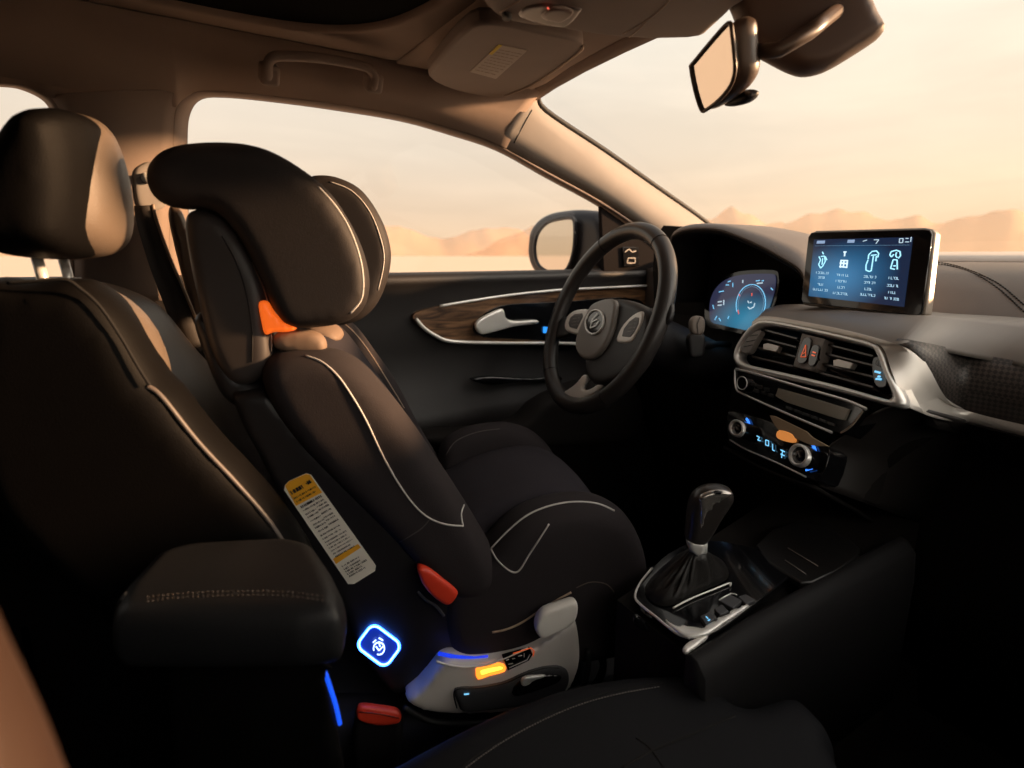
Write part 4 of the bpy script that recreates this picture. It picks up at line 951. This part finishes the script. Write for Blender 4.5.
# second carrier further in, and rear latch block
bm = bmesh.new(); prism(bm, W([(232, 226), (260, 262), (276, 330), (280, 372), (262, 380), (240, 320)], S(.07), 3), SL, .15, .012, 6)
soft('back_brace', bm, csplas, cs, .007, 4)
softp('belt_path', [(188, 322), (198, 312), (212, 320), (222, 345), (238, 375), (262, 384), (285, 400), (296, 415), (290, 425), (262, 416), (236, 412), (216, 396), (200, 360)], S(.02), .06, csplas, cs, .010, .005, 4)
# orange sunset glow made into a belt guide, its light put in as emission
og = softp('belt_guide_or_glow', [(257, 304), (261, 301), (267, 303), (273, 314), (280, 322), (294, 326), (296, 330), (286, 333), (272, 333), (264, 336), (260, 322)], S(.008), .02, mat('orange_sunset_glow', (.9, .16, .02), .4, emit=(1, .15, .015), es=.7), cs, .003, .0025, 2)
# upper edge of the back pad, its lit brown put into the colour
tn = softp('back_pad_top', [(270, 340), (276, 333), (296, 330), (318, 334), (326, 344), (324, 354), (306, 357), (284, 354), (272, 349)], S(.018), .03, mat('pad_lit_brown', (.20, .135, .095), .7), cs, .008, .004, 4)
softp('back_pad_top', [(300, 328), (320, 326), (336, 332), (342, 342), (330, 348), (312, 342)], S(.10), .10, mat('pad_lit_brown', (.20, .135, .095), .7), cs, .010, .005, 4)
# near side bolster of the backrest
nbp = [(266, 372), (272, 358), (290, 352), (320, 350), (342, 354), (362, 366), (384, 390), (408, 421), (432, 456), (452, 486), (466, 508), (478, 528), (490, 550), (494, 566), (488, 580), (474, 588), (454, 588), (434, 574), (412, 552), (392, 530), (362, 500), (330, 468), (300, 436), (276, 402)]
bm = bmesh.new(); prism(bm, mid(nbp, -.012, .085, .004), SL, .085, .026, 8)
bol = soft('back_bolster', bm, fabric, cs, .006, 6)
surf_line('bolster_piping', bol, [(306, 356), (322, 362), (338, 376), (352, 396), (366, 420), (380, 450), (394, 476), (410, 500), (426, 516), (444, 524), (463, 526)], .0013, piping, bol, .0004)
surf_line('bolster_seam', bol, [(463, 526), (461, 514), (464, 505)], .0012, piping, bol, .0002)
surf_line('bolster_seam', bol, [(396, 544), (410, 536), (422, 528), (430, 519)], .0008, mat('seam_grey', (.08, .07, .068), .8), bol, .0001)
# far side bolster
fbp = [(318, 330), (326, 319), (342, 318), (356, 328), (374, 352), (396, 384), (420, 430), (452, 480), (478, 520), (470, 540), (430, 510), (380, 450), (335, 380)]
bm = bmesh.new(); prism(bm, mid(fbp, .27, .06), SL, .06, .020, 8)
fbo = soft('back_bolster', bm, fabric, cs, .006, 5)
surf_line('bolster_piping', fbo, [(340, 321), (354, 332), (372, 356), (392, 388), (404, 408)], .0010, tanpipe, fbo, .0002)
# back pad
bpu = [loc(x, y, -.012) for x, y in ((285, 345), (325, 345), (350, 362), (400, 430), (440, 490), (475, 545), (470, 590), (420, 560), (340, 470), (290, 400))]
bm = bmesh.new(); prism(bm, [wl(u-.012, .06, z) for u, z in cr(bpu, 4)], SL, .23, .015, 6)
soft('back_pad', bm, fabric2, cs, .008, 5)
# seat tub, near side
tub = [(452, 560), (470, 555), (486, 544), (500, 528), (520, 512), (545, 502), (575, 497), (598, 499), (618, 510), (632, 530), (640, 556), (641, 585), (638, 615), (630, 638), (600, 648), (560, 652), (510, 656), (468, 656), (448, 640), (440, 600)]
bm = bmesh.new(); prism(bm, mid(tub, -.006, .085, .004), SL, .085, .028, 8)
tb = soft('seat_tub', bm, fabric, cs, .006, 6)
surf_line('seat_piping', tb, [(491, 549), (508, 531), (528, 515), (550, 506), (574, 502), (598, 504), (614, 511)], .0014, piping, tb, .0006)
surf_line('seat_piping', tb, [(491, 549), (499, 562), (516, 573), (528, 556), (538, 541), (549, 524)], .0013, piping, tb, .0004)
surf_line('tan_strip', tb, [(492, 632), (506, 629), (522, 622), (540, 610), (556, 600), (571, 592)], .0016, mat('strip_tan', (.42, .30, .22), .5), tb, .0010)
surf_line('tub_crease', tb, [(576, 588), (590, 582), (606, 584), (614, 592)], .0009, mat('crease_tan', (.08, .06, .05), .7), tb, .0002)
# cushion and far side of the tub
cup = [loc(x, y, .06) for x, y in ((440, 535), (468, 512), (500, 497), (540, 486), (575, 486), (600, 500), (612, 530), (600, 590), (520, 600), (450, 590))]
bm = bmesh.new(); prism(bm, [wl(u, .06, z) for u, z in cr(cup, 4)], SL, .21, .012, 6)
soft('seat_pad', bm, fabric2, cs, .008, 6)
ftb = [(440, 452), (452, 436), (475, 427), (503, 424), (528, 430), (545, 444), (556, 462), (564, 486), (566, 520), (540, 540), (470, 540), (440, 500)]
bm = bmesh.new(); prism(bm, mid(ftb, .26, .07), SL, .07, .024, 8)
ft = soft('seat_tub', bm, fabric, cs, .006, 6)
surf_line('seat_piping', ft, [(446, 455), (456, 441), (478, 432), (500, 429)], .0009, mat('seam_grey', (.08, .07, .068), .8), ft, .0002)
# shell / spine side panel with label, logo and red buckle slot
shl = [(222, 392), (240, 388), (262, 386), (284, 400), (312, 436), (345, 470), (380, 505), (412, 540), (440, 566), (470, 580), (480, 610), (470, 650), (440, 668), (418, 690), (402, 704), (388, 700), (372, 684), (352, 652), (334, 610), (312, 570), (284, 524), (256, 470), (232, 425)]
bm = bmesh.new(); prism(bm, W(shl, S(.006), 4), SL, .27, .012, 8)
sp = soft('seat_shell', bm, csplas, cs, .006, 4)
bm = bmesh.new(); prism(bm, W([(440, 570), (480, 580), (600, 585), (632, 600), (622, 640), (575, 650), (500, 660), (440, 655)], S(.05), 3), SL, .19, .012, 6)
soft('under_shell', bm, csplas, cs, .008, 4)
# label (top orange, white body, thin orange band)
SP6 = S(.0035)
lb_ = slab('warning_label', W([(285, 485), (289, 481), (306, 473.5), (311, 475), (376, 566), (375, 571), (354, 584), (348, 584), (284, 490)], SP6, 1, True, False), SL, .001, paper, cs, 0)
slab('label_header', W([(285, 486), (289, 481.5), (306, 474), (310, 475), (322, 492.5), (296, 506)], SP6.off(-.0004), 1, True, False), SL, .0006, orangep, lb_, 0)
slab('label_band', W([(333, 559), (358, 544), (361, 547.5), (336, 564)], SP6.off(-.0004), 1, True, False), SL, .0006, orangep, lb_, 0)
def Lb(u, v):    # label coordinates: u across, v down
    a = Vector((284, 488)).lerp(Vector((309, 474)), u); b = Vector((351, 584)).lerp(Vector((377, 569)), u); return tuple(a.lerp(b, v))
rr = random.Random(9); st = []; st2 = []
def scrib(v, u0, u1, st, tall=.010):
    u = u0
    while u < u1:
        w_ = rr.uniform(.02, .05); c = rr.random()
        if c < .45: st.append([Lb(u, v-tall), Lb(u+.01, v+tall)])
        elif c < .8: st.append([Lb(u, v+tall), Lb(u+w_*.5, v-tall), Lb(u+w_, v+tall)])
        else: st.append([Lb(u, v), Lb(u+w_, v)])
        u += w_+.02
scrib(.065, .12, .58, st2, .017); scrib(.06, .72, .9, st2, .015)
scrib(.12, .08, .92, st, .007); scrib(.155, .1, .85, st, .008)
scrib(.215, .12, .9, st2, .010); scrib(.25, .1, .9, st, .007)
for v in (.29, .32, .36, .40, .43, .47): scrib(v, .1, .5, st, .007); scrib(v-.01, .56, .92, st, .007)
for v in (.51, .545, .58, .61, .64, .67, .70, .73): scrib(v, .1, rr.uniform(.75, .95), st, .006)
for v in (.83, .86, .885, .91, .935): scrib(v, .1, rr.uniform(.6, .93), st, .007)
marks('label_headline', SP6.off(-.0006), st2, .0011, ink, lb_); marks('label_print', SP6.off(-.0004), st, .0006, ink, lb_)
# glowing blue badge
def rr_pts(cx, cy, hw, hh, rad, rot, n=6):
    out = []
    for sx, sy, a0 in ((1, 1, 0), (-1, 1, 90), (-1, -1, 180), (1, -1, 270)):
        for k in range(n+1):
            a = math.radians(a0+90*k/n); x = sx*(hw-rad)+rad*math.cos(a); y = sy*(hh-rad)+rad*math.sin(a)
            out.append((cx+x*math.cos(rot)-y*math.sin(rot), cy+x*math.sin(rot)+y*math.cos(rot)))
    return out
LR = math.radians(37)
lg = slab('logo_badge', [S(.004)(*p) for p in rr_pts(379, 645.5, 19, 15, 8, LR)], SL, .003, mat('logo_navy', (.01, .03, .2), .3, emit=(.01, .04, .40), es=.6), cs, .0008)
tube('logo_ring', [S(.0035)(*p) for p in rr_pts(379, 645.5, 18.5, 14.5, 8, LR)], .0020, blue_e, lg, 8, True)
tube('logo_ring_core', [S(.002)(*p) for p in rr_pts(379, 645.5, 18.2, 14.2, 8, LR)], .0008, white_e, lg, 8, True)
marks('logo_symbol', S(.0022), [circ(379, 648, 5.5, 6.2, 16, 0, -200, 110), [(376, 646), (379, 650), (383, 646)], [(373, 642), (376, 639.5)], [(379, 637.5), (383, 640)], [(380, 646), (379, 642)]], .0014, white_e, lg, h=.001)
# red buckle slot
softp('red_tab', [(417, 572), (420, 568), (430, 570), (444, 580), (458, 592), (457, 600), (450, 607), (443, 606), (432, 598), (422, 586)], S(-.016), .02, redplas, cs, .004, .003, 2)
tube('shell_ridge', W([(418, 592), (426, 600), (436, 606), (444, 616)], S(.002), 4, False), .002, darkgrey, cs, 6)
# base
bs = [(402, 704), (418, 690), (432, 673), (440, 663), (450, 659), (470, 660), (500, 657), (530, 649), (556, 634), (568, 622), (578, 619), (583, 632), (585, 660), (580, 680), (572, 694), (560, 704), (535, 713), (500, 718), (465, 720), (430, 718), (412, 712)]
bm = bmesh.new(); prism(bm, W(bs, S(-0.0220), 4), SL, .28, .008, 8)
bas = soft('base', bm, baseplas, cs, .005, 3)
tube('rubber_skirt', [p for p in W([(404, 707), (430, 721), (465, 723), (500, 721.5), (540, 716), (565, 706), (580, 692), (588, 670), (588, 650)], S(-0.0160), 5, False)], .004, rubber, bas, 8)
tube('rubber_skirt', W([(588, 650), (600, 655), (603, 668), (596, 684), (583, 696)], S(.02), 5, False), .006, rubber, bas, 8)
tube('base_lip', W([(436, 661), (448, 665), (465, 667), (485, 665), (500, 660), (528, 648)], S(-0.0230), 5, False), .0016, lightplas, bas, 8)
ins = softp('base_insert', [(454, 694), (458, 689), (480, 688), (505, 683), (525, 674), (545, 668), (562, 668), (570, 676), (568, 690), (556, 700), (530, 707), (500, 711), (465, 714), (458, 706)], S(-0.0270), .012, darkgrey, cs, .004, .003, 3)
tube('insert_rim', W([(457, 708), (454, 694), (459, 689), (480, 688), (506, 683), (526, 674), (546, 668), (560, 668)], S(-0.0280), 5, False), .0012, mat('rim_black', (.01, .01, .01), .3), ins, 6)
softp('insert_recess', [(512, 692), (520, 682), (540, 676), (560, 676), (560, 682), (548, 688), (530, 694), (516, 697)], S(-0.0295), .004, gloss, ins, .002, .002, 1)
softp('release_lever', [(521, 684), (523, 679), (530, 677), (544, 676), (546, 678), (534, 682), (529, 686), (523, 687)], S(-0.0320), .006, chrome, ins, .002, .0018, 2)
marks('blue_light', S(-0.0285), [[(464, 694), (469, 693.5)]], .0022, cyan_e, ins)
slab('base_indicator', W([(476, 672), (478, 668), (492, 664), (504, 665), (505, 672), (490, 676), (478, 680)], S(-0.0240), 2), SL, .004, orange_e, cs, .001)
slab('indicator_core', W([(481, 673), (482, 670.5), (500, 667), (502, 669.5), (490, 672.5), (482, 675)], S(-0.0248), 2), SL, .004, amber_e, cs, .0006)
dd = slab('base_display', W([(502, 656), (530, 648), (533, 655), (529, 661), (508, 671)], S(-0.0240), 1, True, False), SL, .004, gloss, cs, .001)
marks('display_marks', S(-0.0245), [[(506, 660), (509, 659)], [(512, 658.5), (515, 658)], [(518, 656), (522, 655)], [(508, 664), (513, 663)], [(524, 657), (524, 653)], [(509, 667.5), (527, 659.5), (530, 654)]], .001, lightplas, dd)
marks('display_frame', S(-0.0245), [[(513, 653), (531, 647.5), (534, 651), (533, 656)]], .0012, mat('orange_trim', (.7, .1, .02), .4, emit=(1, .15, .03), es=.5), dd)
softp('side_button', [(536, 628), (539, 619), (546, 612), (560, 607), (574, 602.5), (579, 606), (578, 618), (572, 627), (558, 634), (545, 640), (538, 637)], S(-.034), .018, lightplas, cs, .003, .0025, 2)
# blue logo glow on the edge under the seat tub, put in as emission
marks('logo_glow_edge', S(-.012), [[(438, 653), (455, 656.5), (475, 658), (488, 656.5)]], .006, mat('glow_blue', (.01, .03, .3), .4, emit=(.01, .05, .9), es=.9), cs)

# ------- red seat-belt buckle between seat and console
bk = root('seat_belt_buckle', PZ(.36)(378, 735), 'seat belt buckle with a red release button beside the base', 'seat belt buckle')
BP = Pl(PZ(.40)(378, 718), (SL.x, SL.y, -.15))
softp('buckle_body', [(354, 722), (358, 712), (380, 712), (402, 718), (404, 730), (400, 760), (392, 790), (360, 790), (352, 750)], BP, .022, blackplas, bk, .005, .004, 3)
softp('release_button', [(356, 718), (359, 707.5), (380, 709), (399, 713), (400, 724), (380, 727.5), (362, 724)], BP.off(-.004), .014, redplas, bk, .003, .0025, 2)
tube('button_line', W([(359, 712), (380, 714), (399, 718)], BP.off(-.0045), 3, False), .0008, mat('deep_red', (.25, .02, .01), .4), bk, 6)

# ================================================================== CENTRE ARMREST AND CONSOLE
ar = root('armrest', (.03, .08, .4), 'black leather centre armrest with stitched edge on its box', 'armrest')
lid = [PZ(.735)(*p) for p in ((118, 608), (128, 585), (162, 548), (190, 541), (240, 538), (285, 536), (305, 541), (322, 566), (333, 590), (334, 604), (300, 607), (200, 608))]
lid = inset(lid, Vector((0, 0, 1)), -.010)
bm = bmesh.new(); prism(bm, lid, (0, 0, -1), .055, .014, 8)
ld = soft('armrest_lid', bm, mat('armrest_leather', (.017, .0175, .0195), .45, bump=('leather', 900, .3)), ar, .005, 6)
for d in (0, 4): stitches('stitching', ld, [(146, 598+d), (180, 594+d), (230, 592+d), (280, 592+d), (325, 597+d)], mat('armrest_thread', (.12, .10, .09), .9), ld, 5, .0005)
bx = [PZ(.675)(*p) for p in ((150, 652), (165, 600), (300, 590), (335, 640), (338, 655), (330, 658), (240, 660))]
bm = bmesh.new(); prism(bm, bx, (0, 0, -1), .40, .02, 8)
soft('armrest_box', bm, leather, ar, .008, 5)
softp('release_catch', [(110, 622), (118, 600), (124, 598), (124, 622), (118, 632)], Pl(PZ(.72)(120, 615), (.3, 1, 0)), .012, blackplas, ar, .003, .003, 2)
# blue logo reflections on the armrest edges, put in as emissive tubes
tube('logo_reflection', [Pl(PZ(.66)(334, 660), (.3, 1, 0))(x, y) for x, y in cr([(325, 672), (331, 690), (336, 706), (340, 724)], 4, False)], .0018, mat('reflection_blue', (.01, .05, .5), .4, emit=(.01, .10, 1), es=1.1), ar, 8)
tube('logo_reflection', [Pl(PZ(.70)(338, 612), (.3, 1, 0))(x, y) for x, y in cr([(341, 603), (342, 614), (339, 626), (333, 634)], 4, False)], .0010, mat('reflection_blue', (.01, .05, .5), .4, emit=(.01, .10, 1), es=1.1), ar, 8)

con = root('centre_console', (.7, .0, .3), 'black centre console with chrome-framed shifter panel', 'centre console')
CZ = Pl((.5, 0, .57), (-.10, 0, 1))
bm = bmesh.new()
prism(bm, [Vector(p) for p in ((.472, -.02, .553), (.474, .055, .556), (.62, .075, .562), (.95, .095, .60), (.95, -.10, .60), (.62, -.085, .562), (.474, -.075, .552))], (0, 0, -1), .50)
box_bm(bm, .28, .0, .13, .40, .12, .25)
bmo('console_body', bm, darkdash, con, False)
# padded rail running to the dash on the passenger side
rl = cr([CZ(*p)+Vector((0, 0, .0)) for p in ((694, 663), (702, 658), (716, 650), (760, 622), (810, 594), (850, 572), (886, 552), (905, 542))], 5, False)
bm = bmesh.new(); R = []
for i, p in enumerate(rl):
    t = (rl[min(i+1, len(rl)-1)]-rl[max(i-1, 0)]).normalized(); x = t.cross(Vector((0, 0, 1))).normalized()
    R.append([bm.verts.new(p+x*a+Vector((0, 0, b))) for a, b in ((-.012, -.012), (-.012, .002), (-.006, .006), (.004, .004), (.016, -.010), (.02, -.05), (.02, -.25), (-.01, -.25))])
for a, b in zip(R, R[1:]):
    for k in range(8): bm.faces.new((a[k], a[(k+1) % 8], b[(k+1) % 8], b[k]))
bm.faces.new(R[0]); bm.faces.new(R[-1]); bmo('side_rail', bm, mat('rail_leather', (.015, .0145, .0155), .6, bump=('leather', 900, .2), spec=.2), con, True)
# shifter panel
spn = [(636, 596), (641, 583), (652, 568), (668, 553), (700, 540), (745, 545), (790, 560), (790, 575), (760, 600), (730, 622), (706, 636), (690, 637), (676, 632), (655, 615), (640, 604)]
slab('shifter_panel', W(spn, CZ.off(.004), 2), CZ.n, -.012, gloss, con, .002)
tube('chrome_edge', W([(652, 568), (640, 583), (635, 596), (640, 604), (656, 617), (676, 633), (690, 638)], CZ.off(.006), 5, False), .0016, chrome, con, 8)
softp('chrome_corner', [(664, 622), (674, 628), (690, 631), (704, 631), (720, 622), (745, 608), (748, 610), (726, 625), (708, 637), (690, 640), (678, 636)], CZ.off(.004), .006, chrome, con, .002, .002, 1)
softp('chrome_corner', [(682, 652), (690, 644), (708, 637), (706, 642), (694, 651), (686, 656)], CZ.off(.0), .006, alum, con, .002, .002, 1)
tube('chrome_inlay', W([(673, 608), (690, 599), (712, 590), (730, 583), (730, 586)], CZ.off(.007), 4, False), .0012, chrome, con, 6)
tube('chrome_inlay', W([(666, 620), (672, 628), (679, 631)], CZ.off(.007), 4, False), .0010, chrome, con, 6)
for q in ([(718, 600), (730, 594), (742, 600), (733, 608)], [(714, 608), (722, 604), (729, 611), (720, 615)], [(700, 616), (710, 611), (716, 618), (706, 624)], [(738, 596), (746, 594), (756, 600), (746, 604)]):
    slab('console_button', W(q, CZ.off(.009), 1, True, False), CZ.n, -.006, darkgrey, con, .001)
marks('button_light', CZ.off(.010), [[(706, 617), (708, 619)], [(708, 621), (710, 620)]], .0014, cyan_e, con)
tube('chrome_inlay', W([(719, 600), (731, 593.5), (737, 595)], CZ.off(.0095), 2, False), .0008, chrome, con, 6)
# small switch on console flank
softp('flank_switch', [(632, 616), (636, 612), (646, 620), (648, 626), (642, 627), (634, 622)], Pl(CZ(640, 618), (.5, .85, .2)), -.008, gloss, con, .002, .002, 1)
# storage tray with thin edge lines ahead of the shifter
slab('tray_lid', W([(756, 545), (800, 520), (850, 540), (858, 556), (812, 582), (790, 576)], CZ.off(.006), 2), CZ.n, -.01, mat('tray_black', (.012, .011, .011), .35), con, .002)
for q in ([(788, 548), (818, 566)], [(785, 560), (806, 574)]): tube('tray_line', [CZ.off(.007)(*p) for p in q], .0006, greyplas, con, 5)

# gear selector
gs = root('gear_shifter', CZ(690, 592), 'leather and chrome gear shifter with a gathered boot', 'gear shifter')
GP = Pl(CZ(682, 590), (.55, .83, 0))
bt = []
c0 = CZ.off(.006)
base_q = [(645, 588), (655, 574), (672, 560), (700, 552), (722, 560), (728, 578), (705, 590), (682, 602), (664, 606), (650, 600)]
bbase = [c0(*p) for p in cr(base_q, 4)]
topc = GP(698, 550); n = len(bbase)
rings = []
for k in range(7):
    t = k/6; row = []
    for i, p in enumerate(bbase):
        a = 2*math.pi*i/n; tp = topc+Vector((math.cos(a), math.sin(a), 0))*.010
        d = p-topc; tp = topc+Vector((d.x, d.y, 0)).normalized()*.0105
        f = t**.75; q = p.lerp(tp, f); w_ = math.sin(t*math.pi)*.010
        q = q+Vector((d.x, d.y, 0)).normalized()*w_*(.3+.7*math.sin(i*1.9+math.sin(t*4)))*.8+Vector((0, 0, -.006*math.sin(t*math.pi)))
        row.append(q)
    rings.append(row)
loft('shifter_boot', rings, mat('boot_leather', (.020, .018, .017), .45, bump=('leather', 400, .3)), gs, .0015, True)
tube('shifter_collar', [topc+Vector((0, 0, -.002)), topc+Vector((.002, .002, .010))], .0115, chrome, gs, 16)
knob = [(689, 546), (690, 530), (692, 512), (697, 500), (706, 493), (718, 490), (730, 491), (737, 496), (738, 504), (732, 514), (724, 526), (716, 540), (708, 549), (698, 550)]
kb_ = softp('shifter_knob', knob, GP.off(-.016), .034, mat('knob_leather', (.03, .026, .024), .3, bump=('leather', 400, .15)), gs, .010, .0035, 4)
softp('knob_cap', [(700, 499), (707, 494), (719, 491), (730, 492), (734, 496), (722, 501), (712, 508), (705, 520), (703, 530), (700, 528), (701, 512)], GP.off(-.018), .010, mat('cap_chrome', (.5, .46, .42), .2, metal=.8), gs, .003, .0025, 2)
softp('knob_trim', [(690, 543), (704, 544), (707, 552), (699, 558), (691, 552)], GP.off(-.014), .022, chrome, gs, .003, .0025, 2)
slab('knob_button', W([(712, 493), (718, 491.5), (724, 492.5), (719, 495)], GP.off(-.020), 1), GP.n, .004, gloss, gs, .0005)

# ================================================================== PASSENGER SEAT (below the viewer)
ps = root('passenger_seat', (.2, -.4, .1), 'black leather front passenger seat with stitched cushion edge, nearest the viewer', 'car seat')
PZc = PZ(.505)
ce = [PZc(*p) for p in ((350, 800), (395, 768), (470, 728), (540, 699), (590, 686), (640, 680), (690, 681), (722, 694), (738, 712), (765, 704), (790, 700), (815, 716), (840, 745), (856, 790))]
far_ = [Vector((.47, -.45, .53)), Vector((.47, -.66, .53)), Vector((.0, -.68, .53)), Vector((-.1, -.6, .53)), Vector((-.08, -.12, .53))]
ce = [Vector((p.x, p.y, .53)) for p in ce]
bm = bmesh.new(); prism(bm, inset(cr([tuple(p) for p in ce+far_], 3), Vector((0, 0, 1)), -.003), (0, 0, -1), .16, .030, 8)
pc = soft('seat_cushion', bm, mat('cushion_leather', (.009, .0095, .012), .6, bump=('leather', 900, .3), spec=.25), ps, .009, 6)
stitches('stitching', pc, [(466, 768), (500, 744), (540, 722), (580, 705), (620, 694), (660, 687)], mat('cushion_thread', (.30, .27, .25), .8), pc, 3, .0005)
surf_line('cushion_seam', pc, [(462, 766), (500, 740), (540, 718), (580, 701), (620, 690), (662, 683)], .0010, seam, pc, .0)
surf_line('cushion_seam', pc, [(622, 768), (650, 752), (690, 735), (735, 716)], .0014, seam, pc, .0)
surf_line('cushion_seam', pc, [(636, 738), (650, 748), (664, 768)], .0012, seam, pc, .0)
# backrest bolster edge close to the viewer, its sunlit warmth put into the colour
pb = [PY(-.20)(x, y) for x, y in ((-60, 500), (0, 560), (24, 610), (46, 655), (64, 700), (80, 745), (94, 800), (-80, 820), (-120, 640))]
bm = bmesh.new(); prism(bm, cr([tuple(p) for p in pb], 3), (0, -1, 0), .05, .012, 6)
soft('side_bolster', bm, mat('sunlit_bolster_leather', (.034, .016, .0095), .6, bump=('leather', 900, .2)), ps, .006, 4)
bm = bmesh.new(); prism(bm, [Vector(p) for p in ((-.12, -.22, .50), (-.30, -.22, 1.05), (-.42, -.22, 1.05), (-.24, -.22, .40))], (0, -1, 0), .42, .03, 5)
soft('backrest', bm, leather, ps, .012, 5)
bm = bmesh.new(); prism(bm, [Vector(p) for p in ((-.1, -.66, .03), (.4, -.66, .03), (.4, -.66, .38), (-.1, -.66, .38))], (0, 1, 0), .52); bmo('seat_base', bm, carpet, ps, False)
